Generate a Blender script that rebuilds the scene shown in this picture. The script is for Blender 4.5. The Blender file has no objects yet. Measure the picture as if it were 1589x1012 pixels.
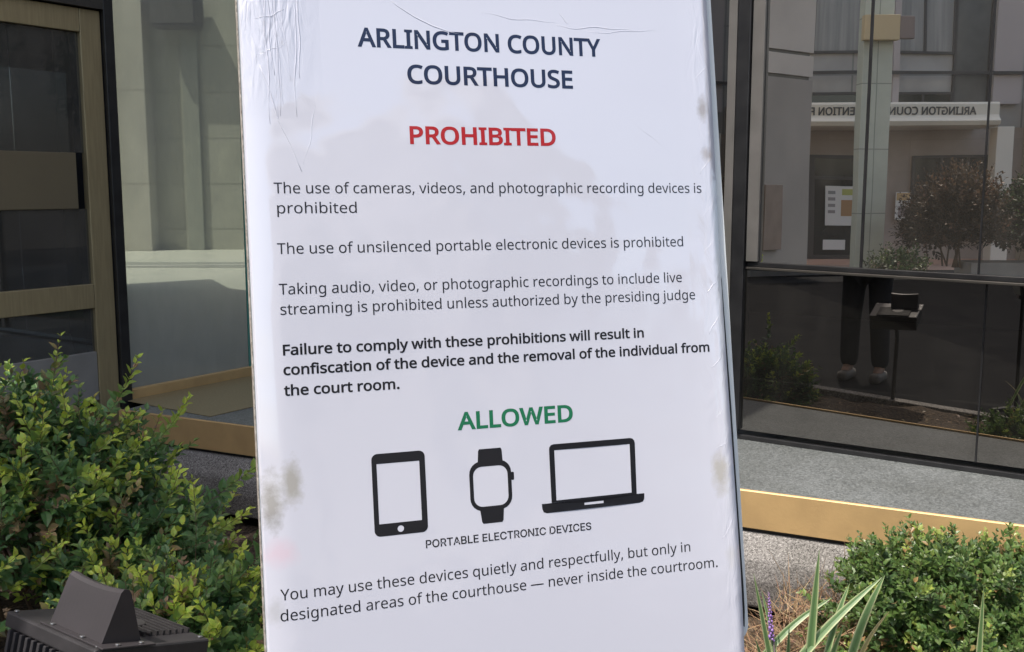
import bpy, bmesh, math, random
from mathutils import Vector, Matrix, Quaternion
R = math.radians
scene = bpy.context.scene
COL = scene.collection

# ------------------------------------------------------------------ camera
EYE = Vector((0.0, 0.0, 1.55))
cam_data = bpy.data.cameras.new("camera")
cam = bpy.data.objects.new("camera", cam_data)
COL.objects.link(cam)
cam.location = EYE
cam.rotation_euler = (R(90.0 - 7.804), 0.0, 0.0)
cam_data.sensor_width = 36.0
cam_data.lens = 36.0 * 1576.0 / 1589.0
cam_data.clip_start = 0.05
cam_data.clip_end = 500.0
scene.camera = cam

# ------------------------------------------------------------------ sky and sun
SUN_HEADING, SUN_ELEV = 231.0, 61.0          # clockwise from +Y
world = bpy.data.worlds.new("World")
scene.world = world
world.use_nodes = True
wn = world.node_tree
bg = wn.nodes["Background"]
sky = wn.nodes.new("ShaderNodeTexSky")
sky.sky_type = 'NISHITA'
sky.sun_disc = False
sky.sun_elevation = R(SUN_ELEV)
sky.sun_rotation = R(SUN_HEADING)
sky.air_density = 1.0
sky.dust_density = 3.0
wmix = wn.nodes.new("ShaderNodeMix"); wmix.data_type = 'RGBA'; wmix.blend_type = 'MULTIPLY'; wmix.inputs[0].default_value = 1.0
wmix.inputs[7].default_value = (1.03, 1.0, .95, 1)          # hazy, warmer summer sky
wn.links.new(sky.outputs[0], wmix.inputs[6]); wn.links.new(wmix.outputs[2], bg.inputs[0])
bg.inputs[1].default_value = 0.15
sun_data = bpy.data.lights.new("sun", 'SUN')
sun_data.energy = 2.7
sun_data.angle = R(0.5)
sun_data.color = (1.0, 0.94, 0.86)
sun = bpy.data.objects.new("sun", sun_data)
COL.objects.link(sun)
sd = Vector((math.sin(R(SUN_HEADING)) * math.cos(R(SUN_ELEV)), math.cos(R(SUN_HEADING)) * math.cos(R(SUN_ELEV)), math.sin(R(SUN_ELEV))))
sun.rotation_euler = sd.to_track_quat('Z', 'Y').to_euler()
sun.location = sd * 40
scene.view_settings.view_transform = 'Standard'
scene.view_settings.look = 'None'
scene.view_settings.exposure = 0.9
scene.view_settings.gamma = 1.0
scene.cycles.max_bounces = 12
scene.cycles.transparent_max_bounces = 24
scene.cycles.glossy_bounces = 6
scene.cycles.caustics_reflective = False
scene.cycles.caustics_refractive = False
scene.cycles.sample_clamp_indirect = 6.0
scene.cycles.use_denoising = True

HUMANIST = {" ":[209,[]],",":[215,[[152,87,154,84,149,65,143,45,136,23,128,1,120,-20,111,-42,102,-64,94,-84,85,-103,68,-103,50,-103,33,-103,38,-83,43,-61,49,-38,54,-15,58,8,63,31,67,54,70,74,73,93,98,93,123,93,148,93,150,90]]],".":[215,[[58,24,58,43,58,63,63,77,72,85,82,93,93,97,107,97,121,97,132,93,142,85,152,77,157,63,157,43,157,24,152,10,142,2,132,-7,121,-11,107,-11,93,-11,82,-7,72,2,63,10]]],"A":[512,[[462,0,437,0,414,59,391,118,368,177,292,177,217,177,141,177,118,118,96,59,73,0,49,0,24,0,0,0,75,192,149,383,224,575,245,575,267,575,289,575,363,383,437,192,512,0,487,0],[304,357,282,415,281,419,278,427,274,438,271,449,267,461,263,473,260,485,257,494,255,500,252,490,250,479,247,468,244,457,241,447,238,438,235,429,232,421,230,415,209,357,187,299,165,241,226,241,286,241,346,241,325,299]]],"B":[521,[[187,573,241,573,313,573,367,562,404,541,440,520,459,483,459,431,459,408,455,388,446,371,438,354,426,339,409,328,393,316,373,308,350,304,350,303,350,301,350,300,374,296,395,289,415,279,435,269,450,254,461,236,472,217,478,193,478,163,478,128,470,99,454,74,438,50,415,31,385,19,356,6,320,0,279,0,212,0,145,0,78,0,78,191,78,382,78,573,132,573],[221,329,256,329,305,329,339,337,357,352,375,368,384,392,384,423,384,454,373,477,351,490,329,504,293,511,245,511,213,511,182,511,150,511,150,450,150,389,150,329,185,329],[187,269,150,269,150,199,150,130,150,61,188,61,227,61,265,61,316,61,352,71,371,91,391,110,401,136,401,168,401,189,397,206,388,221,379,236,364,248,344,256,323,265,295,269,260,269,223,269]]],"C":[507,[[349,517,323,517,293,517,265,512,241,502,216,491,195,476,178,456,161,436,148,412,139,383,130,354,125,322,125,286,125,239,132,198,147,164,162,129,184,102,213,83,242,65,279,55,322,55,348,55,371,57,394,62,416,66,438,71,460,78,460,57,460,36,460,15,438,7,416,1,393,-2,371,-6,343,-8,312,-8,254,-8,205,4,166,28,127,52,98,86,78,131,59,175,49,227,49,287,49,330,55,370,67,406,79,442,97,473,120,499,143,525,172,545,206,559,240,574,280,581,324,581,353,581,382,578,409,572,436,566,461,558,482,547,472,527,463,506,453,486,435,494,416,501,394,508,372,514]]],"D":[585,[[536,353,536,292,536,228,525,174,501,131,477,87,443,55,399,33,354,11,300,0,237,0,184,0,131,0,78,0,78,191,78,382,78,573,137,573,195,573,254,573,312,573,362,562,404,540,446,519,479,488,502,446,525,405],[460,214,460,289,460,340,452,382,435,415,418,447,394,471,361,487,329,503,290,511,244,511,213,511,181,511,150,511,150,361,150,211,150,62,176,62,202,62,228,62,305,62,363,81,402,119,441,157]]],"E":[446,[[398,21,398,0,291,0,184,0,78,0,78,191,78,382,78,573,184,573,291,573,398,573,398,551,398,530,398,509,315,509,233,509,150,509,150,450,150,390,150,330,228,330,306,330,383,330,383,310,383,289,383,268,306,268,228,268,150,268,150,200,150,132,150,63,233,63,315,63,398,63,398,42]]],"F":[416,[[150,81,150,0,126,0,102,0,78,0,78,191,78,382,78,573,184,573,291,573,398,573,398,551,398,530,398,509,315,509,233,509,150,509,150,442,150,374,150,306,227,306,305,306,383,306,383,285,383,264,383,243,305,243,227,243,150,243,150,162]]],"G":[584,[[326,281,326,302,392,302,458,302,524,302,524,209,524,115,524,22,493,11,462,4,431,-1,399,-6,363,-8,323,-8,264,-8,214,4,173,28,133,51,102,85,81,130,59,174,49,226,49,286,49,346,61,398,84,442,108,486,142,520,186,544,230,568,283,581,346,581,378,581,408,578,437,572,465,566,492,558,516,547,507,526,498,505,489,484,469,493,446,501,421,508,395,514,369,517,342,517,296,517,257,508,225,489,192,470,167,444,150,409,133,375,124,334,124,286,124,241,132,201,146,166,161,131,184,103,216,84,247,64,289,55,340,55,365,55,387,56,404,59,422,61,438,64,452,68,452,125,452,182,452,238,410,238,368,238,326,238,326,260]]],"H":[594,[[516,191,516,0,492,0,468,0,443,0,443,89,443,178,443,267,346,267,248,267,150,267,150,178,150,89,150,0,126,0,102,0,78,0,78,191,78,382,78,573,102,573,126,573,150,573,150,492,150,411,150,330,248,330,346,330,443,330,443,411,443,492,443,573,468,573,492,573,516,573,516,382]]],"I":[272,[[239,14,239,0,170,0,101,0,32,0,32,14,32,28,32,42,55,47,77,52,99,57,99,210,99,362,99,515,77,520,55,526,32,531,32,545,32,559,32,573,101,573,170,573,239,573,239,559,239,545,239,531,217,526,194,520,172,515,172,362,172,210,172,57,194,52,217,47,239,42,239,28]]],"L":[420,[[185,0,78,0,78,191,78,382,78,573,102,573,126,573,150,573,150,403,150,234,150,64,233,64,317,64,400,64,400,43,400,21,400,0,293,0]]],"N":[609,[[532,191,532,0,504,0,476,0,447,0,345,159,243,317,141,476,140,476,139,476,138,476,139,463,140,449,141,432,142,415,142,397,143,378,144,359,144,340,144,320,144,213,144,107,144,0,122,0,100,0,78,0,78,191,78,382,78,573,106,573,133,573,161,573,263,415,365,257,467,99,468,99,469,99,470,99,469,107,469,120,468,137,467,154,466,173,466,193,465,214,464,232,464,249,464,357,464,465,464,573,487,573,509,573,532,573,532,382]]],"O":[626,[[577,346,577,287,577,243,572,202,561,166,549,130,533,99,510,73,488,47,461,27,428,13,395,-1,357,-8,314,-8,269,-8,230,-1,196,13,163,27,136,47,114,73,92,99,76,130,65,167,54,203,49,244,49,288,49,347,59,398,78,442,97,486,126,520,166,545,205,569,254,581,314,581,372,581,420,569,459,545,498,521,527,486,547,442,567,398],[125,335,125,287,125,239,132,198,145,163,159,128,179,101,207,83,235,64,271,55,314,55,357,55,392,64,420,83,447,101,468,128,481,163,495,198,501,239,501,287,501,359,486,416,456,457,426,498,379,518,314,518,271,518,235,509,207,490,179,472,159,445,145,411,132,377]]],"P":[485,[[179,573,229,573,304,573,359,558,393,528,427,499,444,458,444,404,444,381,440,358,433,336,425,315,412,295,395,278,377,261,353,248,324,238,295,228,258,223,216,223,194,223,172,223,150,223,150,149,150,74,150,0,126,0,102,0,78,0,78,191,78,382,78,573,128,573],[274,511,223,511,199,511,174,511,150,511,150,435,150,360,150,285,169,285,188,285,208,285,244,285,274,289,298,296,322,304,340,316,352,334,364,351,370,373,370,401,370,438,358,465,334,484,311,502]]],"R":[499,[[183,573,236,573,283,573,323,567,353,555,384,543,407,524,422,500,437,476,444,446,444,410,444,379,439,354,427,334,416,313,402,297,385,285,367,273,349,264,330,257,382,171,434,86,487,0,459,0,431,0,403,0,356,79,310,158,264,237,226,237,188,237,150,237,150,158,150,79,150,0,126,0,102,0,78,0,78,191,78,382,78,573,130,573],[263,510,232,510,204,510,177,510,150,510,150,439,150,368,150,298,179,298,207,298,236,298,282,298,316,307,338,325,359,344,370,371,370,407,370,432,365,452,355,467,345,482,330,493,310,500,289,507]]],"S":[440,[[403,183,403,153,403,119,394,90,378,66,361,42,337,24,307,11,276,-2,240,-8,198,-8,177,-8,156,-7,137,-5,117,-3,99,0,83,4,67,8,53,13,41,19,41,42,41,65,41,88,60,80,84,72,113,65,141,58,171,55,201,55,230,55,253,58,273,66,292,73,306,84,316,98,326,112,330,128,330,147,330,165,326,181,318,194,310,207,297,219,277,230,258,241,230,252,196,265,171,274,150,283,131,294,113,304,97,316,85,330,73,343,63,358,57,375,51,392,48,412,48,435,48,465,56,491,71,513,87,534,108,551,136,563,163,575,195,581,231,581,262,581,291,578,318,572,344,566,368,558,389,549,381,528,374,507,366,487,347,495,325,503,302,508,279,514,254,517,229,517,205,517,185,514,169,507,153,500,141,490,133,478,125,465,121,450,121,434,121,415,125,399,133,386,141,373,154,361,172,351,191,341,215,330,246,318,280,306,308,293,332,279,355,265,372,248,385,228,397,208]]],"T":[446,[[259,170,259,0,235,0,211,0,187,0,187,170,187,339,187,509,127,509,68,509,8,509,8,530,8,551,8,573,151,573,294,573,437,573,437,551,437,530,437,509,378,509,318,509,259,509,259,339]]],"U":[586,[[513,326,513,202,513,163,505,127,489,95,473,63,449,38,416,20,383,1,341,-8,290,-8,219,-8,165,11,128,50,91,89,72,140,72,204,72,327,72,450,72,573,96,573,120,573,144,573,144,449,144,325,144,201,144,155,157,119,182,93,206,67,244,55,294,55,329,55,357,61,379,73,401,86,416,103,427,126,437,148,442,173,442,202,442,326,442,449,442,573,466,573,489,573,513,573,513,449]]],"W":[746,[[710,573,735,573,685,382,634,191,583,0,559,0,534,0,510,0,473,125,436,250,399,375,395,387,392,398,389,410,386,422,383,433,380,443,377,454,375,463,373,471,371,479,370,485,370,488,369,485,368,479,367,471,366,463,364,454,361,443,358,433,355,421,352,409,350,397,346,385,342,373,306,249,270,124,234,0,210,0,186,0,161,0,111,191,60,382,10,573,35,573,60,573,85,573,115,456,144,339,174,223,177,211,180,198,183,186,186,174,188,163,190,151,193,140,195,129,196,118,198,107,200,97,201,87,203,97,205,108,206,119,208,131,211,142,213,154,216,166,219,179,222,191,225,203,229,215,232,227,265,342,299,457,333,573,358,573,383,573,407,573,442,457,477,341,512,225,516,212,520,200,523,187,526,175,529,163,532,151,534,139,537,128,538,117,540,106,542,96,544,87,545,100,547,114,550,129,553,143,556,159,560,175,563,191,567,207,572,224,601,340,631,456,660,573,685,573]]],"Y":[454,[[177,385,227,291,277,385,326,479,376,573,402,573,428,573,454,573,390,456,327,339,263,222,263,148,263,74,263,0,239,0,215,0,191,0,191,73,191,146,191,219,127,337,64,455,0,573,26,573,52,573,79,573,128,479]]],"a":[450,[[203,437,231,437,283,437,322,426,347,403,372,380,385,343,385,293,385,195,385,98,385,0,368,0,351,0,334,0,329,20,325,41,320,61,319,61,318,61,317,61,304,45,292,32,279,22,266,12,251,4,234,-1,217,-6,196,-8,172,-8,147,-8,124,-3,103,6,82,15,66,29,55,48,43,67,37,91,37,119,37,162,54,195,87,219,121,242,173,254,243,257,267,257,292,258,316,259,316,268,316,276,316,285,316,321,308,345,293,359,277,373,255,380,227,380,204,380,183,377,163,370,142,363,123,356,106,347,99,365,91,383,84,400,103,410,125,419,151,426,176,433],[273,209,252,208,198,206,161,197,141,182,120,167,110,146,110,119,110,95,117,77,132,66,147,55,165,49,188,49,225,49,255,59,279,79,303,99,315,130,315,172,315,184,315,197,315,210,294,209]]],"b":[493,[[139,511,139,461,139,443,138,426,138,410,137,394,136,382,135,373,136,373,137,373,139,373,151,391,168,406,189,419,211,431,238,437,272,437,325,437,368,418,401,381,433,344,449,289,449,215,449,166,442,125,427,91,412,58,392,33,365,17,338,0,307,-8,272,-8,238,-8,211,-2,189,10,168,23,151,37,139,55,137,55,135,55,133,55,128,36,123,18,119,0,102,0,85,0,68,0,68,203,68,406,68,609,92,609,115,609,139,609,139,560],[299,379,260,379,229,379,205,373,188,361,170,350,157,332,150,308,142,285,139,254,139,217,139,216,139,215,139,214,139,161,147,121,165,93,182,65,214,51,261,51,300,51,329,65,348,93,367,121,376,162,376,216,376,270,367,310,348,338,329,365]]],"c":[385,[[265,-8,241,-8,203,-8,169,0,139,15,109,31,86,55,69,87,53,120,44,162,44,213,44,265,53,308,71,342,88,375,112,399,142,415,173,430,207,438,245,438,267,438,288,436,309,431,329,426,346,421,358,415,351,395,344,376,337,356,324,361,309,365,292,370,275,374,259,376,244,376,215,376,191,370,172,358,154,345,140,327,131,303,122,279,117,249,117,213,117,179,122,150,131,126,140,102,153,84,172,71,190,59,213,53,240,53,263,53,284,55,302,60,320,65,336,71,351,78,351,57,351,36,351,15,337,8,321,2,304,-2,286,-6]]],"d":[493,[[243,-8,221,-8,167,-8,124,11,92,48,60,85,44,140,44,214,44,288,60,344,93,381,125,419,168,438,221,438,244,438,263,435,280,429,296,424,311,416,323,407,335,397,346,386,354,374,356,374,358,374,359,374,359,381,358,392,356,405,355,419,354,430,354,438,354,495,354,552,354,609,378,609,401,609,425,609,425,406,425,203,425,0,406,0,387,0,368,0,365,19,361,38,358,58,357,58,356,58,354,58,346,45,335,34,323,24,311,15,296,7,279,1,263,-5],[193,51,232,51,277,51,309,63,328,88,346,113,355,150,355,200,355,205,355,209,355,213,355,267,346,308,329,336,311,365,279,379,231,379,193,379,165,364,146,334,127,304,117,263,117,213,117,161,127,121,146,93,165,65]]],"e":[452,[[196,438,234,438,271,438,303,430,329,414,356,398,376,375,390,346,404,317,411,283,411,244,411,230,411,215,411,201,313,201,215,201,117,201,118,153,131,116,154,90,178,65,211,52,254,52,281,52,306,55,327,60,348,65,370,72,392,82,392,61,392,41,392,20,370,10,349,3,327,-1,306,-6,280,-8,251,-8,210,-8,174,0,143,17,112,33,88,58,70,91,53,124,44,164,44,212,44,259,52,299,68,333,84,366,106,392,134,411,163,429],[257,380,233,380,200,380,173,369,154,348,134,326,122,296,119,257,192,257,265,257,338,257,338,282,334,303,326,322,319,340,308,354,292,364,277,375]]],"f":[276,[[266,393,266,375,230,375,194,375,158,375,158,250,158,125,158,0,134,0,111,0,87,0,87,125,87,250,87,375,62,375,37,375,12,375,12,386,12,397,12,408,37,416,62,424,87,432,87,441,87,449,87,457,87,494,93,524,104,547,115,570,131,587,152,597,172,608,198,613,227,613,244,613,260,612,274,609,288,606,300,603,310,599,304,581,298,562,292,544,283,546,273,549,262,552,251,554,240,556,228,556,204,556,187,548,175,532,164,516,158,492,158,458,158,449,158,439,158,430,194,430,230,430,266,430,266,412]]],"g":[493,[[165,438,221,438,249,438,274,433,297,422,320,411,339,395,355,373,357,373,358,373,359,373,362,392,366,411,369,430,388,430,406,430,425,430,425,284,425,138,425,-7,425,-48,418,-82,404,-109,390,-137,369,-158,341,-172,312,-186,276,-192,233,-192,202,-192,173,-190,147,-186,121,-181,98,-174,78,-165,78,-144,78,-122,78,-100,98,-111,122,-119,149,-125,176,-131,206,-134,237,-134,273,-134,302,-123,324,-101,345,-80,355,-50,355,-13,355,-7,355,-2,355,4,355,10,356,20,356,32,357,44,357,52,358,57,357,57,356,57,354,57,339,35,321,19,299,8,277,-3,251,-8,221,-8,166,-8,122,11,91,51,60,90,44,144,44,214,44,283,60,337,91,377,122,418],[259,379,230,379,206,379,186,372,169,359,152,346,139,328,130,303,121,279,117,249,117,213,117,160,127,120,146,92,166,64,194,50,232,50,254,50,272,53,288,58,303,64,316,73,326,85,337,97,344,112,349,131,354,149,356,172,356,197,356,203,356,209,356,214,356,253,352,285,343,309,334,333,320,350,302,362,283,373]]],"h":[496,[[139,490,139,431,139,420,138,410,138,399,137,389,136,379,135,370,136,370,138,370,140,370,149,385,160,398,174,407,188,417,203,424,221,429,238,435,255,437,273,437,308,437,337,432,360,421,384,410,401,393,413,370,425,347,431,317,431,280,431,187,431,93,431,0,407,0,384,0,361,0,361,92,361,183,361,275,361,310,353,336,338,353,322,370,298,379,265,379,233,379,207,372,189,360,171,348,158,331,150,308,143,284,139,256,139,222,139,148,139,74,139,0,115,0,92,0,68,0,68,203,68,406,68,609,92,609,115,609,139,609,139,550]]],"i":[207,[[115,430,139,430,139,287,139,143,139,0,115,0,92,0,68,0,68,143,68,287,68,430,92,430],[92,591,104,591,115,591,124,587,133,580,141,573,145,562,145,546,145,531,141,520,133,512,124,505,115,501,104,501,92,501,83,505,75,512,67,520,63,531,63,546,63,562,67,573,75,580,83,587]]],"j":[207,[[46,-192,18,-192,4,-192,-7,-192,-18,-190,-28,-188,-37,-186,-44,-183,-44,-164,-44,-145,-44,-126,-36,-128,-28,-130,-19,-132,-11,-133,-1,-134,9,-134,26,-134,40,-129,51,-120,63,-111,68,-93,68,-67,68,99,68,264,68,430,92,430,115,430,139,430,139,265,139,101,139,-64,139,-91,134,-114,126,-133,117,-152,104,-167,87,-177,69,-187],[63,531,63,546,63,562,67,573,75,580,83,587,92,591,104,591,115,591,124,587,133,580,141,573,145,562,145,546,145,531,141,520,133,512,124,505,115,501,104,501,92,501,83,505,75,512,67,520]]],"k":[428,[[138,397,138,291,138,283,138,271,137,257,136,244,135,231,135,221,136,221,137,221,138,221,141,226,146,232,152,240,159,248,165,256,172,264,179,273,184,279,189,285,235,333,281,381,326,430,354,430,381,430,409,430,351,369,293,307,235,246,297,164,359,82,421,0,393,0,364,0,336,0,286,67,237,134,187,200,171,186,154,172,138,158,138,105,138,53,138,0,115,0,91,0,68,0,68,203,68,406,68,609,91,609,115,609,138,609,138,503]]],"l":[207,[[139,203,139,0,115,0,92,0,68,0,68,203,68,406,68,609,92,609,115,609,139,609,139,406]]],"m":[750,[[512,438,540,438,588,438,625,425,649,401,673,376,685,335,685,280,685,187,685,93,685,0,662,0,638,0,615,0,615,92,615,184,615,277,615,310,608,336,594,353,580,370,558,379,528,379,486,379,456,366,438,342,420,318,411,283,411,237,411,158,411,79,411,0,388,0,365,0,342,0,342,92,342,184,342,277,342,299,338,318,332,333,326,348,316,360,303,367,290,375,274,379,253,379,225,379,202,372,185,360,169,348,157,331,150,308,142,285,139,257,139,223,139,149,139,74,139,0,115,0,92,0,68,0,68,143,68,287,68,430,87,430,106,430,125,430,129,410,132,391,136,371,137,371,138,371,140,371,149,386,160,399,173,409,186,418,200,426,217,431,233,435,249,438,266,438,299,438,327,432,349,420,371,408,388,390,398,366,399,366,400,366,402,366,416,390,436,408,461,420,486,432]]],"n":[496,[[257,438,275,438,326,438,365,425,391,401,418,376,431,335,431,280,431,187,431,93,431,0,407,0,384,0,361,0,361,92,361,183,361,275,361,310,353,336,338,353,322,370,298,379,265,379,217,379,184,365,166,338,148,312,139,273,139,223,139,149,139,74,139,0,115,0,92,0,68,0,68,143,68,287,68,430,87,430,106,430,125,430,129,410,132,391,136,371,137,371,138,371,140,371,149,386,161,399,175,409,189,418,205,426,222,431,239,435]]],"o":[485,[[442,263,442,216,442,180,437,148,428,121,418,93,405,70,388,51,370,31,349,17,324,7,300,-3,272,-8,241,-8,213,-8,187,-3,163,7,139,17,118,31,100,51,83,70,69,93,59,121,49,148,44,180,44,216,44,263,52,304,68,336,84,369,107,394,137,412,167,429,203,438,244,438,283,438,317,429,347,412,377,394,400,369,417,336,433,304],[117,267,117,216,117,182,121,153,130,128,139,103,153,84,172,71,190,57,214,51,243,51,272,51,296,57,314,71,333,84,347,103,356,128,364,153,369,182,369,216,369,250,364,279,355,303,346,327,332,346,314,359,296,372,272,379,242,379,198,379,167,364,147,335,127,306]]],"p":[493,[[250,438,273,438,326,438,368,419,401,383,433,346,449,290,449,216,449,167,442,126,427,93,412,59,392,34,365,17,339,0,308,-8,272,-8,250,-8,230,-5,213,1,196,7,182,14,170,24,158,33,147,43,139,55,137,55,136,55,134,55,135,45,136,34,137,20,138,6,139,-6,139,-16,139,-75,139,-134,139,-192,115,-192,92,-192,68,-192,68,15,68,222,68,430,87,430,107,430,126,430,129,410,132,391,136,371,137,371,138,371,139,371,147,384,158,395,170,405,182,415,196,423,213,429,230,435],[299,379,260,379,231,379,208,373,190,362,172,351,160,335,152,313,144,291,139,263,139,229,139,225,139,220,139,216,139,180,142,150,150,126,157,101,170,83,188,70,206,57,230,51,261,51,288,51,309,58,326,72,343,87,355,106,364,131,372,156,376,184,376,217,376,266,367,305,348,334,329,364]]],"q":[493,[[354,-70,354,-9,354,1,355,12,355,25,356,38,357,49,358,58,357,58,355,58,354,58,341,40,324,24,303,11,281,-2,253,-8,219,-8,167,-8,125,11,93,48,60,85,44,140,44,214,44,263,52,304,67,338,82,371,102,396,129,413,156,429,187,438,221,438,255,438,283,431,304,419,325,406,342,390,355,371,356,371,357,371,358,371,362,391,365,410,369,430,388,430,406,430,425,430,425,222,425,15,425,-192,401,-192,378,-192,354,-192,354,-131],[194,51,233,51,262,51,286,56,304,67,321,77,334,94,342,116,350,138,355,166,355,199,355,204,355,209,355,213,355,268,346,309,328,337,310,365,277,379,231,379,192,379,164,364,145,334,126,304,117,263,117,213,117,162,127,122,146,93,165,65]]],"r":[331,[[249,438,269,438,277,438,285,437,295,437,304,436,312,435,319,433,316,411,313,390,310,368,303,370,296,371,287,372,279,373,271,374,264,374,247,374,231,370,217,363,202,356,188,347,176,334,165,321,155,306,149,289,142,271,139,251,139,229,139,153,139,76,139,0,115,0,92,0,68,0,68,143,68,287,68,430,87,430,107,430,126,430,129,404,131,377,134,351,135,351,136,351,137,351,146,367,157,382,170,395,183,408,198,418,214,426,231,434]]],"s":[384,[[348,142,348,119,348,91,341,68,327,49,313,30,294,16,268,6,242,-3,212,-8,176,-8,146,-8,121,-6,99,-1,77,4,58,11,42,19,42,41,42,62,42,83,59,75,80,67,104,60,128,53,153,49,178,49,214,49,240,55,256,66,272,78,280,93,280,112,280,123,277,133,271,141,265,150,255,158,239,167,224,175,202,185,174,196,146,206,122,217,103,228,83,238,68,251,57,266,46,281,41,300,41,324,41,360,56,388,85,408,115,428,154,438,202,438,228,438,253,435,275,430,298,425,319,418,339,409,331,390,323,372,315,353,297,360,278,367,258,372,238,377,218,380,197,380,168,380,146,375,131,366,116,357,108,344,108,328,108,316,112,306,119,298,126,290,137,282,154,274,170,266,191,256,219,246,246,236,269,226,289,215,308,204,323,191,333,176,343,161]]],"t":[289,[[192,50,212,50,222,50,233,51,245,53,256,54,265,56,272,59,272,41,272,23,272,5,264,1,254,-2,240,-4,226,-7,213,-8,200,-8,177,-8,157,-4,138,4,119,11,103,25,91,44,80,63,74,90,74,125,74,209,74,292,74,375,53,375,33,375,13,375,13,387,13,398,13,409,33,418,54,428,75,437,84,468,93,498,103,528,117,528,130,528,144,528,144,496,144,463,144,430,186,430,227,430,269,430,269,412,269,393,269,375,227,375,186,375,144,375,144,292,144,210,144,127,144,101,151,81,163,69,176,56]]],"u":[496,[[404,430,427,430,427,287,427,143,427,0,408,0,389,0,370,0,366,19,363,38,359,57,358,57,357,57,356,57,347,42,335,30,321,20,306,10,291,3,273,-1,256,-6,238,-8,220,-8,186,-8,157,-3,134,8,110,19,93,36,81,59,69,82,63,112,63,148,63,242,63,336,63,430,87,430,111,430,135,430,135,338,135,245,135,153,135,119,142,93,158,76,173,59,198,51,230,51,262,51,287,57,306,69,324,81,337,98,345,121,353,145,357,173,357,206,357,281,357,355,357,430,380,430]]],"v":[407,[[190,0,163,0,109,143,54,287,0,430,25,430,50,430,75,430,106,345,136,261,167,176,171,165,176,152,180,137,185,123,190,109,193,96,197,83,200,72,201,63,202,63,203,63,204,63,207,72,210,83,214,96,218,110,222,123,227,138,232,152,237,165,241,176,271,261,302,345,332,430,357,430,382,430,407,430,353,287,298,143,244,0,217,0]]],"w":[630,[[370,162,346,243,342,254,339,265,336,276,333,287,330,298,328,308,325,317,323,327,321,335,319,344,317,351,316,357,315,357,314,357,313,357,312,351,310,344,308,335,306,327,304,317,302,307,300,297,297,286,294,275,291,265,288,253,284,242,258,162,233,81,207,1,180,1,153,1,127,1,87,144,48,287,9,431,33,431,57,431,82,431,102,354,121,278,141,201,145,186,149,170,153,154,157,139,160,124,163,109,166,95,168,83,169,73,170,73,171,73,172,73,174,79,176,87,178,97,180,107,182,117,185,128,187,138,190,149,193,160,196,170,199,180,201,188,227,269,252,350,277,431,303,431,329,431,354,431,379,350,404,269,428,188,432,176,436,163,440,149,444,135,447,122,451,109,454,96,456,84,457,74,458,74,459,74,460,74,461,83,463,94,466,108,469,121,473,136,477,153,481,169,485,185,489,201,509,278,529,354,549,431,573,431,597,431,621,431,582,287,542,144,502,1,474,1,447,1,419,1,395,82]]],"y":[409,[[59,286,1,430,26,430,51,430,76,430,107,348,138,267,169,185,175,171,179,157,184,144,189,130,193,117,196,105,200,92,203,80,205,68,206,68,207,68,209,68,212,82,217,99,224,121,231,142,238,164,245,186,275,267,304,349,333,430,358,430,384,430,409,430,347,267,285,104,224,-59,214,-86,202,-109,188,-130,174,-150,158,-165,138,-176,119,-187,95,-192,67,-192,55,-192,43,-192,34,-190,24,-189,16,-188,9,-186,9,-167,9,-149,9,-130,15,-131,22,-132,30,-133,38,-134,47,-135,56,-135,73,-135,87,-132,99,-126,111,-119,121,-111,130,-99,138,-88,146,-74,152,-59,159,-40,167,-21,174,-2,116,142]]],"z":[377,[[346,18,346,0,241,0,136,0,31,0,31,16,31,31,31,47,108,156,185,266,262,375,190,375,117,375,45,375,45,393,45,412,45,430,143,430,242,430,340,430,340,412,340,395,340,377,264,269,188,162,112,55,190,55,268,55,346,55,346,36]]],"—":[802,[[278,184,32,184,32,204,32,225,32,246,278,246,524,246,770,246,770,225,770,204,770,184,524,184]]]}
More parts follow.
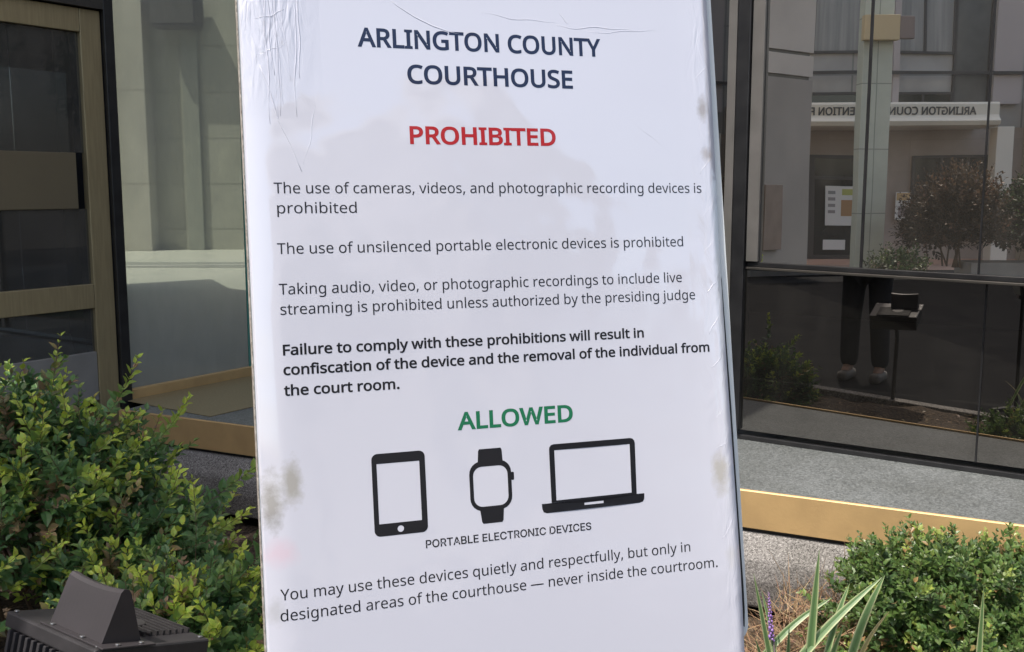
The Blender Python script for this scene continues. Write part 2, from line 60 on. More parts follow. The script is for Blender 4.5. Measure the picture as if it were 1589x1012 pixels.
GROTESK = {" ":[188,[]],"A":[480,[[39,0,16,0,78,170,140,339,201,509,226,509,251,509,276,509,338,339,401,170,463,0,440,0,418,0,395,0,359,101,323,202,287,302,281,321,273,344,264,372,255,400,245,435,232,478,236,478,241,478,245,478,233,435,222,399,213,371,204,343,196,320,191,302,155,202,120,101,85,0,62,0],[197,142,110,142,110,161,110,180,110,199,197,199,283,199,370,199,370,180,370,161,370,142,283,142]]],"B":[456,[[122,0,60,0,60,170,60,339,60,509,120,509,181,509,241,509,276,509,306,503,329,491,352,479,369,462,381,442,392,422,398,399,398,374,398,352,394,334,387,320,379,306,369,294,356,286,344,277,330,271,315,267,315,265,315,264,315,262,331,261,347,255,363,245,379,235,392,221,402,203,413,185,418,163,418,136,418,111,412,87,400,67,388,46,370,30,344,18,319,6,287,0,247,0,184,0],[125,115,125,57,165,57,205,57,245,57,284,57,313,65,330,80,347,95,355,114,355,137,355,154,351,170,342,184,334,198,321,209,306,218,290,227,271,231,248,231,207,231,166,231,125,231,125,173],[125,341,125,285,162,285,200,285,238,285,257,285,273,289,288,296,303,303,315,313,323,326,332,339,336,355,336,372,336,395,328,414,313,429,297,444,273,452,240,452,202,452,163,452,125,452,125,396]]],"C":[510,[[293,-7,267,-7,223,-7,184,4,150,25,116,46,89,76,70,115,50,154,40,201,40,254,40,308,50,354,70,393,89,432,116,462,150,484,184,505,223,516,267,516,293,516,317,512,340,504,363,497,384,486,402,471,420,457,436,439,448,418,460,398,468,374,473,348,451,348,430,348,408,348,404,366,398,381,389,395,381,408,370,419,357,428,345,438,331,444,315,449,300,454,284,456,267,456,236,456,208,448,184,432,159,417,139,394,125,364,111,334,103,297,103,254,103,211,111,175,125,145,140,115,159,92,184,76,209,61,236,53,267,53,284,53,300,55,315,60,331,65,345,71,357,81,370,90,381,101,389,114,398,128,404,143,408,160,430,160,451,160,473,160,469,135,460,111,448,91,436,70,421,52,402,38,384,23,363,12,341,5,318,-3]]],"D":[502,[[271,0,219,0,178,0,137,0,96,0,96,19,96,38,96,57,136,57,175,57,215,57,256,57,291,65,318,81,345,97,366,119,379,149,392,179,399,214,399,255,399,296,392,331,379,361,366,390,346,412,320,428,293,444,260,452,221,452,178,452,136,452,93,452,93,471,93,490,93,509,137,509,181,509,225,509,275,509,317,499,353,478,388,458,415,429,433,391,452,353,462,308,462,255,462,202,452,157,433,119,414,81,387,51,351,31,314,10],[103,509,125,509,125,339,125,170,125,0,103,0,82,0,60,0,60,170,60,339,60,509,82,509]]],"E":[419,[[165,0,60,0,60,170,60,339,60,509,164,509,268,509,372,509,372,490,372,471,372,452,290,452,207,452,125,452,125,396,125,341,125,286,202,286,278,286,355,286,355,267,355,248,355,229,278,229,202,229,125,229,125,172,125,114,125,57,208,57,292,57,375,57,375,38,375,19,375,0,270,0]]],"I":[300,[[111,0,31,0,31,19,31,38,31,57,60,57,89,57,118,57,118,189,118,320,118,452,89,452,60,452,31,452,31,471,31,490,31,509,111,509,190,509,269,509,269,490,269,471,269,452,240,452,212,452,183,452,183,320,183,189,183,57,212,57,240,57,269,57,269,38,269,19,269,0,190,0]]],"L":[393,[[160,0,60,0,60,170,60,339,60,509,82,509,103,509,125,509,125,358,125,208,125,57,203,57,282,57,361,57,361,38,361,19,361,0,261,0]]],"N":[523,[[82,0,60,0,60,170,60,339,60,509,85,509,111,509,136,509,205,400,274,291,343,183,349,174,355,164,363,151,370,138,379,123,388,107,396,90,405,73,414,55,411,55,408,54,405,54,403,72,401,90,401,108,400,126,399,142,399,157,399,172,399,185,399,195,399,300,399,404,399,509,420,509,442,509,463,509,463,339,463,170,463,0,438,0,412,0,387,0,325,97,264,193,202,290,194,303,186,316,177,331,169,345,159,362,148,381,137,400,123,424,108,452,111,453,115,453,119,454,120,428,121,405,122,384,123,362,124,344,124,328,125,312,125,300,125,291,125,194,125,97,125,0,103,0]]],"O":[533,[[311,-7,267,-7,223,-7,184,4,150,25,116,46,90,76,70,115,50,154,40,201,40,254,40,308,50,354,70,393,90,432,116,462,150,484,184,505,223,516,267,516,311,516,350,505,384,484,418,462,444,432,464,393,483,354,493,308,493,254,493,201,483,154,464,115,444,76,418,46,384,25,350,4],[236,53,267,53,297,53,325,61,349,76,374,91,394,114,408,144,423,174,430,211,430,254,430,298,423,335,408,365,394,395,374,417,349,433,325,448,297,456,267,456,236,456,209,448,184,433,159,417,140,394,125,364,111,334,103,297,103,254,103,211,111,174,125,144,140,114,159,92,184,76,209,61]]],"P":[445,[[82,0,60,0,60,170,60,339,60,509,118,509,177,509,235,509,274,509,307,502,332,487,358,473,377,454,390,430,402,405,409,378,409,348,409,317,402,290,390,265,377,241,358,222,332,207,307,193,274,186,235,186,193,186,151,186,109,186,109,205,109,224,109,242,150,242,191,242,233,242,259,242,281,247,297,256,313,265,325,278,333,294,341,310,344,328,344,348,344,368,341,386,333,402,325,417,313,430,297,439,280,448,259,452,232,452,196,452,160,452,125,452,125,301,125,151,125,0,103,0]]],"R":[449,[[82,0,60,0,60,170,60,339,60,509,119,509,177,509,236,509,275,509,307,502,333,489,359,475,378,457,390,433,403,410,409,382,409,352,409,321,403,295,390,271,378,248,359,230,333,217,307,204,275,198,236,198,189,198,143,198,96,198,96,217,96,236,96,255,142,255,188,255,234,255,260,255,281,259,298,267,314,275,326,286,334,300,341,315,345,332,345,352,345,372,341,390,334,405,326,420,314,431,298,440,281,448,259,452,233,452,197,452,161,452,125,452,125,301,125,151,125,0,103,0],[378,0,353,0,312,76,271,153,230,229,254,229,279,229,303,229,344,153,386,76,428,0,403,0]]],"S":[447,[[263,-9,224,-9,187,-9,155,-3,128,9,100,21,79,38,64,60,49,82,40,107,38,137,60,137,82,137,104,137,106,117,112,101,123,88,134,75,149,65,166,59,184,52,203,49,224,49,247,49,268,53,286,60,304,68,319,78,329,92,340,105,346,121,346,139,346,155,341,169,332,179,323,189,311,198,296,205,281,211,264,217,245,222,224,228,204,234,184,239,142,251,109,268,86,289,63,311,52,339,52,372,52,401,60,426,75,448,90,469,111,486,138,498,164,510,194,516,227,516,261,516,290,510,316,498,342,486,362,469,377,449,392,428,400,404,401,378,380,378,358,378,337,378,335,403,323,423,302,437,281,451,256,459,225,459,203,459,184,455,167,448,151,441,138,431,129,418,120,406,115,391,115,376,115,358,120,344,131,334,142,323,154,314,169,308,184,302,199,297,212,293,230,289,247,284,264,279,279,275,295,270,312,264,328,257,344,248,359,238,373,227,385,214,395,198,404,181,408,162,408,139,408,111,401,86,386,64,372,41,351,24,323,11,296,-2]]],"T":[449,[[85,452,32,452,32,471,32,490,32,509,160,509,288,509,417,509,417,490,417,471,417,452,363,452,310,452,257,452,257,301,257,151,257,0,235,0,214,0,193,0,193,151,193,301,193,452,139,452]]],"V":[480,[[229,0,204,0,141,170,79,339,16,509,39,509,62,509,84,509,120,408,156,307,192,206,198,189,206,166,215,137,224,109,235,73,248,31,243,31,239,31,235,31,247,74,258,110,267,138,276,166,284,189,290,206,325,307,360,408,395,509,417,509,440,509,463,509,401,339,340,170,278,0,253,0]]]}
# ------------------------------------------------------------------ helpers
def tag(o, label=None, cat=None, group=None, kind=None):
    if label: o["label"] = label
    if cat: o["category"] = cat
    if group: o["group"] = group
    if kind: o["kind"] = kind
    return o

def empty(name, loc, label, cat, rz=0.0, group=None):
    o = bpy.data.objects.new(name, None)
    o.empty_display_size = 0.1
    COL.objects.link(o)
    o.location = loc
    o.rotation_euler = (0, 0, rz)
    return tag(o, label, cat, group)

class MB:
    """collects shapes, then links them as one mesh object"""
    def __init__(self):
        self.bm = bmesh.new()
    def box(self, x0, x1, y0, y1, z0, z1, M=None, bev=0.0):
        b = bmesh.new()
        bmesh.ops.create_cube(b, size=1.0)
        for v in b.verts:
            v.co = Vector((x0 + (v.co.x + .5) * (x1 - x0), y0 + (v.co.y + .5) * (y1 - y0), z0 + (v.co.z + .5) * (z1 - z0)))
        if bev > 0:
            bmesh.ops.bevel(b, geom=b.edges[:], offset=bev, segments=2, affect='EDGES', profile=0.5)
        self._add(b, M)
        return self
    def _add(self, b, M=None):
        if M is not None:
            bmesh.ops.transform(b, matrix=M, verts=b.verts[:])
        bmesh.ops.recalc_face_normals(b, faces=b.faces[:])
        me = bpy.data.meshes.new("tmp")
        b.to_mesh(me); b.free()
        self.bm.from_mesh(me)
        bpy.data.meshes.remove(me)
    def prism(self, pts, z0, z1, M=None, bev=0.0):
        """outline in XY, extruded z0..z1"""
        b = bmesh.new()
        lo = [b.verts.new((p[0], p[1], z0)) for p in pts]
        hi = [b.verts.new((p[0], p[1], z1)) for p in pts]
        b.faces.new(lo[::-1]); b.faces.new(hi)
        n = len(pts)
        for i in range(n):
            b.faces.new((lo[i], lo[(i + 1) % n], hi[(i + 1) % n], hi[i]))
        if bev > 0:
            bmesh.ops.bevel(b, geom=b.edges[:], offset=bev, segments=2, affect='EDGES', profile=0.5)
        self._add(b, M)
        return self
    def tube(self, pts, rad, n=8, M=None):
        b = bmesh.new()
        pts = [Vector(p) for p in pts]
        rr = rad if isinstance(rad, (list, tuple)) else [rad] * len(pts)
        rings = []
        for i, p in enumerate(pts):
            d = (pts[min(i + 1, len(pts) - 1)] - pts[max(i - 1, 0)]).normalized()
            a = d.orthogonal().normalized() if i == 0 else (a - d * a.dot(d)).normalized()
            c = d.cross(a)
            rings.append([b.verts.new(p + rr[i] * (a * math.cos(2 * math.pi * k / n) + c * math.sin(2 * math.pi * k / n))) for k in range(n)])
        for i in range(len(rings) - 1):
            for k in range(n):
                b.faces.new((rings[i][k], rings[i][(k + 1) % n], rings[i + 1][(k + 1) % n], rings[i + 1][k]))
        b.faces.new(rings[0][::-1]); b.faces.new(rings[-1])
        self._add(b, M)
        return self
    def ball(self, c, r, sc=(1, 1, 1), M=None, seg=14):
        b = bmesh.new()
        bmesh.ops.create_uvsphere(b, u_segments=seg, v_segments=max(6, seg // 2), radius=r)
        for v in b.verts:
            v.co = Vector((v.co.x * sc[0], v.co.y * sc[1], v.co.z * sc[2])) + Vector(c)
        self._add(b, M)
        return self
    def build(self, name, mat, parent=None, smooth=False):
        me = bpy.data.meshes.new(name)
        self.bm.to_mesh(me); self.bm.free()
        return link_mesh(name, me, mat, parent, smooth)

def link_mesh(name, me, mat, parent=None, smooth=False):
    me.materials.append(mat)
    if smooth:
        me.polygons.foreach_set("use_smooth", [True] * len(me.polygons))
    o = bpy.data.objects.new(name, me)
    COL.objects.link(o)
    if parent is not None:
        o.parent = parent
    return o

def frame_matrix(origin, ex, ey):
    ex = Vector(ex).normalized(); ey = Vector(ey); ey = (ey - ex * ey.dot(ex)).normalized(); ez = ex.cross(ey)
    M = Matrix.Identity(4)
    for i, e in enumerate((ex, ey, ez)):
        for k in range(3): M[k][i] = e[k]
    for k in range(3): M[k][3] = origin[k]
    return M

# ------------------------------------------------------------------ materials
def new_mat(name):
    m = bpy.data.materials.new(name); m.use_nodes = True
    nt = m.node_tree
    return m, nt, nt.nodes["Principled BSDF"]

def setp(p, **k):
    names = dict(rough="Roughness", metal="Metallic", spec="Specular IOR Level", coat="Coat Weight", coat_rough="Coat Roughness", coat_ior="Coat IOR", ior="IOR", trans="Transmission Weight", sheen="Sheen Weight")
    for a, v in k.items():
        p.inputs[names[a]].default_value = v

def plain(name, c, c2=None, scale=8.0, bump=0.0, bscale=60.0, dist=0.004, detail=6.0, stretch=None, contrast=(0.35, 0.65), **k):
    m, nt, p = new_mat(name)
    N, Lk = nt.nodes, nt.links
    tc = N.new("ShaderNodeTexCoord")
    src = tc.outputs["Object"]
    if stretch:
        mp = N.new("ShaderNodeMapping"); mp.inputs["Scale"].default_value = stretch
        Lk.new(src, mp.inputs["Vector"]); src = mp.outputs[0]
    if c2 is None:
        p.inputs["Base Color"].default_value = (*c, 1)
    else:
        nz = N.new("ShaderNodeTexNoise"); nz.inputs["Scale"].default_value = scale; nz.inputs["Detail"].default_value = detail
        Lk.new(src, nz.inputs["Vector"])
        rp = N.new("ShaderNodeValToRGB")
        rp.color_ramp.elements[0].position = contrast[0]; rp.color_ramp.elements[1].position = contrast[1]
        rp.color_ramp.elements[0].color = (*c, 1); rp.color_ramp.elements[1].color = (*c2, 1)
        Lk.new(nz.outputs["Fac"], rp.inputs[0]); Lk.new(rp.outputs[0], p.inputs["Base Color"])
    if bump > 0:
        nb = N.new("ShaderNodeTexNoise"); nb.inputs["Scale"].default_value = bscale; nb.inputs["Detail"].default_value = 5
        Lk.new(src, nb.inputs["Vector"])
        b = N.new("ShaderNodeBump"); b.inputs["Strength"].default_value = bump; b.inputs["Distance"].default_value = dist
        Lk.new(nb.outputs["Fac"], b.inputs["Height"]); Lk.new(b.outputs[0], p.inputs["Normal"])
    setp(p, **k)
    return m

def granite(name, base, dark, light, rough=0.7, scale=240.0, fleck=0.5, bump=0.25):
    m, nt, p = new_mat(name)
    N, Lk = nt.nodes, nt.links
    tc = N.new("ShaderNodeTexCoord")
    v = N.new("ShaderNodeTexVoronoi"); v.inputs["Scale"].default_value = scale
    n2 = N.new("ShaderNodeTexNoise"); n2.inputs["Scale"].default_value = scale * .45; n2.inputs["Detail"].default_value = 8
    n3 = N.new("ShaderNodeTexNoise"); n3.inputs["Scale"].default_value = 5; n3.inputs["Detail"].default_value = 4
    for t in (v, n2, n3): Lk.new(tc.outputs["Object"], t.inputs["Vector"])
    sep = N.new("ShaderNodeSeparateColor"); Lk.new(v.outputs["Color"], sep.inputs[0])
    r1 = N.new("ShaderNodeValToRGB"); cr = r1.color_ramp
    cr.interpolation = 'LINEAR'
    cr.elements[0].position = .0; cr.elements[0].color = (*dark, 1)
    cr.elements[1].position = 1.; cr.elements[1].color = (*light, 1)
    e = cr.elements.new(.28); e.color = (*base, 1); e = cr.elements.new(.75); e.color = (*base, 1)
    Lk.new(sep.outputs[0], r1.inputs[0])
    r2 = N.new("ShaderNodeValToRGB"); r2.color_ramp.elements[0].position = .38; r2.color_ramp.elements[1].position = .6
    r2.color_ramp.elements[0].color = (*[x * fleck for x in base], 1); r2.color_ramp.elements[1].color = (1, 1, 1, 1)
    Lk.new(n2.outputs["Fac"], r2.inputs[0])
    mx = N.new("ShaderNodeMix"); mx.data_type = 'RGBA'; mx.blend_type = 'MULTIPLY'; mx.inputs[0].default_value = .55
    Lk.new(r1.outputs[0], mx.inputs[6]); Lk.new(r2.outputs[0], mx.inputs[7])
    r3 = N.new("ShaderNodeValToRGB"); r3.color_ramp.elements[0].position = .3; r3.color_ramp.elements[1].position = .7
    r3.color_ramp.elements[0].color = (.72, .72, .7, 1); r3.color_ramp.elements[1].color = (1, 1, 1, 1)
    Lk.new(n3.outputs["Fac"], r3.inputs[0])
    mx2 = N.new("ShaderNodeMix"); mx2.data_type = 'RGBA'; mx2.blend_type = 'MULTIPLY'; mx2.inputs[0].default_value = 1
    Lk.new(mx.outputs[2], mx2.inputs[6]); Lk.new(r3.outputs[0], mx2.inputs[7])
    Lk.new(mx2.outputs[2], p.inputs["Base Color"])
    b = N.new("ShaderNodeBump"); b.inputs["Strength"].default_value = bump; b.inputs["Distance"].default_value = .002
    Lk.new(n2.outputs["Fac"], b.inputs["Height"]); Lk.new(b.outputs[0], p.inputs["Normal"])
    setp(p, rough=rough)
    return m

def glass(name, tint, refl, rcol=(1, 1, 1), wave=0.0, wscale=1.3, dirt_haze=0.0, dmin=None):
    """thin pane: tinted see-through plus a mirror share that grows towards grazing"""
    m = bpy.data.materials.new(name); m.use_nodes = True
    nt = m.node_tree; N, Lk = nt.nodes, nt.links
    N.remove(N["Principled BSDF"])
    out = N["Material Output"]
    tr = N.new("ShaderNodeBsdfTransparent"); tr.inputs[0].default_value = (*tint, 1)
    gl = N.new("ShaderNodeBsdfGlossy"); gl.inputs["Roughness"].default_value = 0.0; gl.inputs[0].default_value = (*rcol, 1)
    lw = N.new("ShaderNodeLayerWeight"); lw.inputs["Blend"].default_value = .25
    mr = N.new("ShaderNodeMapRange"); mr.inputs["To Min"].default_value = refl; mr.inputs["To Max"].default_value = min(1, refl + .5)
    Lk.new(lw.outputs["Fresnel"], mr.inputs["Value"])
    mix = N.new("ShaderNodeMixShader")
    Lk.new(mr.outputs[0], mix.inputs[0]); Lk.new(tr.outputs[0], mix.inputs[1]); Lk.new(gl.outputs[0], mix.inputs[2])
    last = mix
    tc = N.new("ShaderNodeTexCoord")
    if wave > 0:
        nz = N.new("ShaderNodeTexNoise"); nz.inputs["Scale"].default_value = wscale; nz.inputs["Detail"].default_value = 1.5
        Lk.new(tc.outputs["Object"], nz.inputs["Vector"])
        b = N.new("ShaderNodeBump"); b.inputs["Strength"].default_value = 1; b.inputs["Distance"].default_value = wave
        Lk.new(nz.outputs["Fac"], b.inputs["Height"]); Lk.new(b.outputs[0], gl.inputs["Normal"])
    if dirt_haze > 0:  # diffuse veil: dirt, plus reflected haze painted onto the pane
        df = N.new("ShaderNodeBsdfDiffuse"); df.inputs[0].default_value = (.42, .40, .36, 1)
        n2 = N.new("ShaderNodeTexNoise"); n2.inputs["Scale"].default_value = 7; n2.inputs["Detail"].default_value = 7
        mp = N.new("ShaderNodeMapping"); mp.inputs["Scale"].default_value = (1, 1, .35)
        Lk.new(tc.outputs["Object"], mp.inputs[0]); Lk.new(mp.outputs[0], n2.inputs["Vector"])
        r = N.new("ShaderNodeMapRange"); r.inputs["From Min"].default_value = .45; r.inputs["From Max"].default_value = .8
        r.inputs["To Min"].default_value = dirt_haze * .25 if dmin is None else dmin; r.inputs["To Max"].default_value = dirt_haze
        Lk.new(n2.outputs["Fac"], r.inputs["Value"])
        mx = N.new("ShaderNodeMixShader")
        Lk.new(r.outputs[0], mx.inputs[0]); Lk.new(mix.outputs[0], mx.inputs[1]); Lk.new(df.outputs[0], mx.inputs[2])
        last = mx
    Lk.new(last.outputs[0], out.inputs[0])
    return m

def panelled(name, c, joint, sx, sz, w=0.012, var=0.1, rough=.75, axis='X'):
    """cladding with straight joints every sx (along the wall) and sz (up)"""
    m, nt, p = new_mat(name)
    N, Lk = nt.nodes, nt.links
    tc = N.new("ShaderNodeTexCoord")
    sp = N.new("ShaderNodeSeparateXYZ"); Lk.new(tc.outputs["Object"], sp.inputs[0])
    cb = N.new("ShaderNodeCombineXYZ"); Lk.new(sp.outputs[axis], cb.inputs[0]); Lk.new(sp.outputs["Z"], cb.inputs[1])
    br = N.new("ShaderNodeTexBrick")
    br.offset = 0; br.squash = 1
    br.inputs["Scale"].default_value = 1; br.inputs["Brick Width"].default_value = sx; br.inputs["Row Height"].default_value = sz
    br.inputs["Mortar Size"].default_value = w; br.inputs["Mortar Smooth"].default_value = .2
    br.inputs["Color1"].default_value = (*[x * (1 - var) for x in c], 1); br.inputs["Color2"].default_value = (*c, 1); br.inputs["Mortar"].default_value = (*joint, 1)
    Lk.new(cb.outputs[0], br.inputs["Vector"])
    nz = N.new("ShaderNodeTexNoise"); nz.inputs["Scale"].default_value = 1.7; nz.inputs["Detail"].default_value = 8
    Lk.new(tc.outputs["Object"], nz.inputs["Vector"])
    rp = N.new("ShaderNodeValToRGB"); rp.color_ramp.elements[0].position = .3; rp.color_ramp.elements[1].position = .7
    rp.color_ramp.elements[0].color = (.8, .8, .8, 1); rp.color_ramp.elements[1].color = (1, 1, 1, 1)
    Lk.new(nz.outputs["Fac"], rp.inputs[0])
    mx = N.new("ShaderNodeMix"); mx.data_type = 'RGBA'; mx.blend_type = 'MULTIPLY'; mx.inputs[0].default_value = 1
    Lk.new(br.outputs["Color"], mx.inputs[6]); Lk.new(rp.outputs[0], mx.inputs[7])
    Lk.new(mx.outputs[2], p.inputs["Base Color"])
    setp(p, rough=rough)
    return m

def leaf_mat(name, old, young, brown, dark=None, rough=.42, trans=.35):
    m, nt, p = new_mat(name)
    N, Lk = nt.nodes, nt.links
    at = N.new("ShaderNodeAttribute"); at.attribute_name = "tint"
    sp = N.new("ShaderNodeSeparateColor"); Lk.new(at.outputs["Color"], sp.inputs[0])
    dk = dark or tuple(x * .55 for x in old)
    def mixc(fac, a, b):
        x = N.new("ShaderNodeMix"); x.data_type = 'RGBA'
        Lk.new(fac, x.inputs[0])
        if isinstance(a, tuple): x.inputs[6].default_value = (*a, 1)
        else: Lk.new(a, x.inputs[6])
        x.inputs[7].default_value = (*b, 1)
        return x.outputs[2]
    c = mixc(sp.outputs[1], dk, old)
    c = mixc(sp.outputs[0], c, young)
    c = mixc(sp.outputs[2], c, brown)
    tc = N.new("ShaderNodeTexCoord")
    nz = N.new("ShaderNodeTexNoise"); nz.inputs["Scale"].default_value = 90; Lk.new(tc.outputs["Object"], nz.inputs["Vector"])
    mu = N.new("ShaderNodeMix"); mu.data_type = 'RGBA'; mu.blend_type = 'MULTIPLY'; mu.inputs[0].default_value = .5
    Lk.new(c, mu.inputs[6]); Lk.new(nz.outputs["Color"], mu.inputs[7])
    hs = N.new("ShaderNodeHueSaturation"); hs.inputs["Value"].default_value = 1.3; hs.inputs["Saturation"].default_value = 1.0
    Lk.new(mu.outputs[2], hs.inputs["Color"])
    Lk.new(hs.outputs[0], p.inputs["Base Color"])
    setp(p, rough=rough, spec=.45)
    tl = N.new("ShaderNodeBsdfTranslucent"); Lk.new(hs.outputs[0], tl.inputs[0])
    ms = N.new("ShaderNodeMixShader"); ms.inputs[0].default_value = trans
    Lk.new(p.outputs[0], ms.inputs[1]); Lk.new(tl.outputs[0], ms.inputs[2])
    Lk.new(ms.outputs[0], N["Material Output"].inputs[0])
    return m

M = {}
M['brass'] = plain("brushed_brass", (.59, .40, .185), (.51, .345, .16), scale=9, metal=.35, rough=.55, bump=.12, bscale=90)
M['brass_dull'] = plain("dull_bronze", (.36, .295, .17), (.30, .245, .14), scale=3, stretch=(30, 30, 2), metal=.45, rough=.42, bump=.05, bscale=30)
M['bronze_panel'] = plain("bronze_panel", (.19, .16, .10), (.17, .14, .09), scale=2, metal=.4, rough=.5)
M['black'] = plain("black_frame", (.012, .012, .013), (.02, .02, .021), scale=12, rough=.35)
M['frame_dark'] = plain("dark_bronze_frame", (.045, .042, .038), (.06, .055, .048), scale=6, rough=.4, metal=.3)
M['frame_grey'] = plain("grey_frame", (.13, .125, .115), (.17, .16, .15), scale=6, rough=.45, metal=.3)
M['kick'] = plain("grey_kick_plate", (.2, .19, .175), (.25, .24, .22), scale=4, rough=.55)
M['granite'] = granite("rough_granite", (.31, .295, .28), (.07, .065, .06), (.52, .50, .475), rough=.85, scale=330, bump=.12)
M['granite_top'] = granite("grey_green_granite", (.20, .215, .215), (.12, .13, .13), (.30, .32, .32), rough=.4, scale=260, fleck=.72)
M['glass_dark'] = glass("reflective_dark_glass", (.14, .14, .14), .23, (1, .95, .89), wave=.0008, wscale=.9, dirt_haze=.035, dmin=.012)
M['glass_mirror'] = glass("reflective_upper_glass", (.42, .42, .40), .76, (1, .945, .87), wave=.0009, wscale=1.1, dirt_haze=.07, dmin=.035)  # even veil paints some haze over the mirrored facade
M['glass_green'] = glass("green_clear_glass", (.46, .495, .43), .10, (.95, 1, .95), wave=.0006, wscale=1.5, dirt_haze=.54, dmin=.42)  # strong even veil is painted haze, paling the view behind
M['glass_door'] = glass("door_glass", (.35, .37, .38), .10, (.9, .95, 1), wave=.0005, wscale=1.5, dirt_haze=.16, dmin=.09)
M['glass_edge'] = plain("green_glass_edge", (.10, .30, .24), rough=.1)
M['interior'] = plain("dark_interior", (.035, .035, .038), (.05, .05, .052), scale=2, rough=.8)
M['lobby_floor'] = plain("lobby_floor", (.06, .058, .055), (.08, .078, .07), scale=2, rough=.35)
M['stone_pale'] = panelled("courthouse_stone", (.64, .595, .55), (.50, .47, .44), 2.6, 1.9, .008, .05)  # paler stone, used above the darker base stone
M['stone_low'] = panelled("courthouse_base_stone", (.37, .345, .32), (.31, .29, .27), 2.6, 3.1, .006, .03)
M['court_wall'] = panelled("courtyard_stone", (.47, .48, .41), (.34, .35, .295), 1.9, .80, .018, .04)
M['court_pier'] = panelled("courtyard_pier_stone", (.56, .55, .485), (.44, .43, .375), 2.6, 1.6, .016, .04)
M['terrace'] = plain("terrace_paving", (.60, .62, .56), (.66, .67, .61), scale=1.2, rough=.7)
M['white_paint'] = plain("white_line", (.78, .78, .74), rough=.6)
M['lamp'], _nt, _p = new_mat("lamp_diffuser")
_p.inputs["Emission Color"].default_value = (.85, .92, 1, 1); _p.inputs["Emission Strength"].default_value = .10
M['dark_box'] = plain("dark_lamp_box", (.06, .065, .06), (.08, .08, .075), rough=.6)
M['pavement'] = plain("dark_pavers", (.013, .013, .0145), (.02, .02, .021), scale=2.5, spec=.05, rough=.95, bump=.4, bscale=80)
M['street'] = plain("asphalt", (.045, .045, .047), (.06, .06, .06), scale=3, spec=.1, rough=.95, bump=.5, bscale=150)
M['brick_paving'] = plain("salmon_paving", (.50, .33, .25), (.58, .40, .31), scale=3, rough=.8)
M['mulch'] = plain("bark_mulch", (.035, .024, .016), (.12, .085, .055), scale=60, bump=1.0, bscale=55, dist=.02, rough=.95)
M['kerb'] = granite("kerb_granite", (.30, .28, .26), (.08, .08, .075), (.5, .48, .46), rough=.85, scale=120)

# ------------------------------------------------------------------ places
F_H = R(124.0)                                   # the glazed front runs along this heading
FR = Vector((math.sin(F_H), math.cos(F_H), 0))    # along the front, to the right
FN = Vector((-FR.y, FR.x, 0))                     # into the building
FC = Vector((-1.463, 5.694, 0)) + FN * .12                   # inner corner of the glazing
FD = FC.dot(FN)
MF = frame_matrix(FC, FR, FN)                     # local x along the front, y into the building
MW = frame_matrix(FC, -FN, FR)                    # local x along the door wall towards the street, y out of it
G_H = R(115.7)
GR = Vector((math.sin(G_H), math.cos(G_H), 0))
GN = Vector((-GR.y, GR.x, 0))
G0 = Vector((.77, 3.46, 0))
MG = frame_matrix(G0, GR, GN)                     # ledge: x along its brass edge, y into the building

U_H = R(133.0)                                    # the upper lights are set at a slight angle to the front
UR = Vector((math.sin(U_H), math.cos(U_H), 0)); UN = Vector((-UR.y, UR.x, 0))
UC = FC + FR * 2.95 + FN * .004
UD = UC.dot(UN)
MU = frame_matrix(UC, UR, UN)

def across(x, y, z=0.0):
    """street side grid: metres measured through the glazed front, turned to the real side of it"""
    p = Vector((x, y, 0)); p = p - 2 * (p.dot(UN) - UD) * UN
    return Vector((p.x, p.y, z))
STREET_RZ = math.atan2(2 * UN.x * UN.y, -(1 - 2 * UN.x ** 2))

# ------------------------------------------------------------------ ground
def sheet(name, pts, z, mat, kind="structure", label=None):
    b = bmesh.new()
    b.faces.new([b.verts.new((p[0], p[1], z)) for p in pts])
    bmesh.ops.recalc_face_normals(b, faces=b.faces[:])
    if b.faces[:][0].normal.z < 0: bmesh.ops.reverse_faces(b, faces=b.faces[:])
    me = bpy.data.meshes.new(name); b.to_mesh(me); b.free()
    o = link_mesh(name, me, mat)
    tag(o, label, None, None, kind)
    return o
sheet("street", [(-90, -90), (90, -90), (90, 90), (-90, 90)], -0.012, M['street'])
def plaza(x, y): return across(x, y)[:2]
sheet("pavement", [plaza(-10, 0), plaza(30, 0), plaza(30, 14.8), plaza(-10, 14.8)], -0.004, M['pavement'])
sheet("brick_pavement", [plaza(-10, 19.2), plaza(30, 19.2), plaza(30, 22), plaza(-10, 22)], 0.0, M['brick_paving'])

def edge_y(x): return 1.42 - .36 * x
# planting bed between the kerb and the ledge
random.seed(4)
b = bmesh.new(); nx, ny = 90, 60
grid = []
for i in range(nx + 1):
    x = -3.2 + 6.4 * i / nx
    y0 = edge_y(x) + .1; y1 = 3.9 - .481 * x + .25
    row = []
    for k in range(ny + 1):
        t = k / ny
        y = y0 + (y1 - y0) * t
        z = .10 - .06 * t + .015 * math.sin(x * 7 + y * 3) + random.uniform(-.012, .012)
        row.append(b.verts.new((x, y, z)))
    grid.append(row)
for i in range(nx):
    for k in range(ny):
        b.faces.new((grid[i][k], grid[i + 1][k], grid[i + 1][k + 1], grid[i][k + 1]))
me = bpy.data.meshes.new("planting_bed"); b.to_mesh(me); b.free()
tag(link_mesh("planting_bed", me, M['mulch'], None, True), None, None, None, "structure")
kd = Vector((1, -.36, 0)).normalized()
Mk = frame_matrix(Vector((0, 1.42, 0)), kd, Vector((.36, 1, 0)))
tag(MB().box(-3.4, 3.4, 0, .1, -.01, .13, Mk, .008).build("kerb", M['kerb']), None, None, None, "structure")

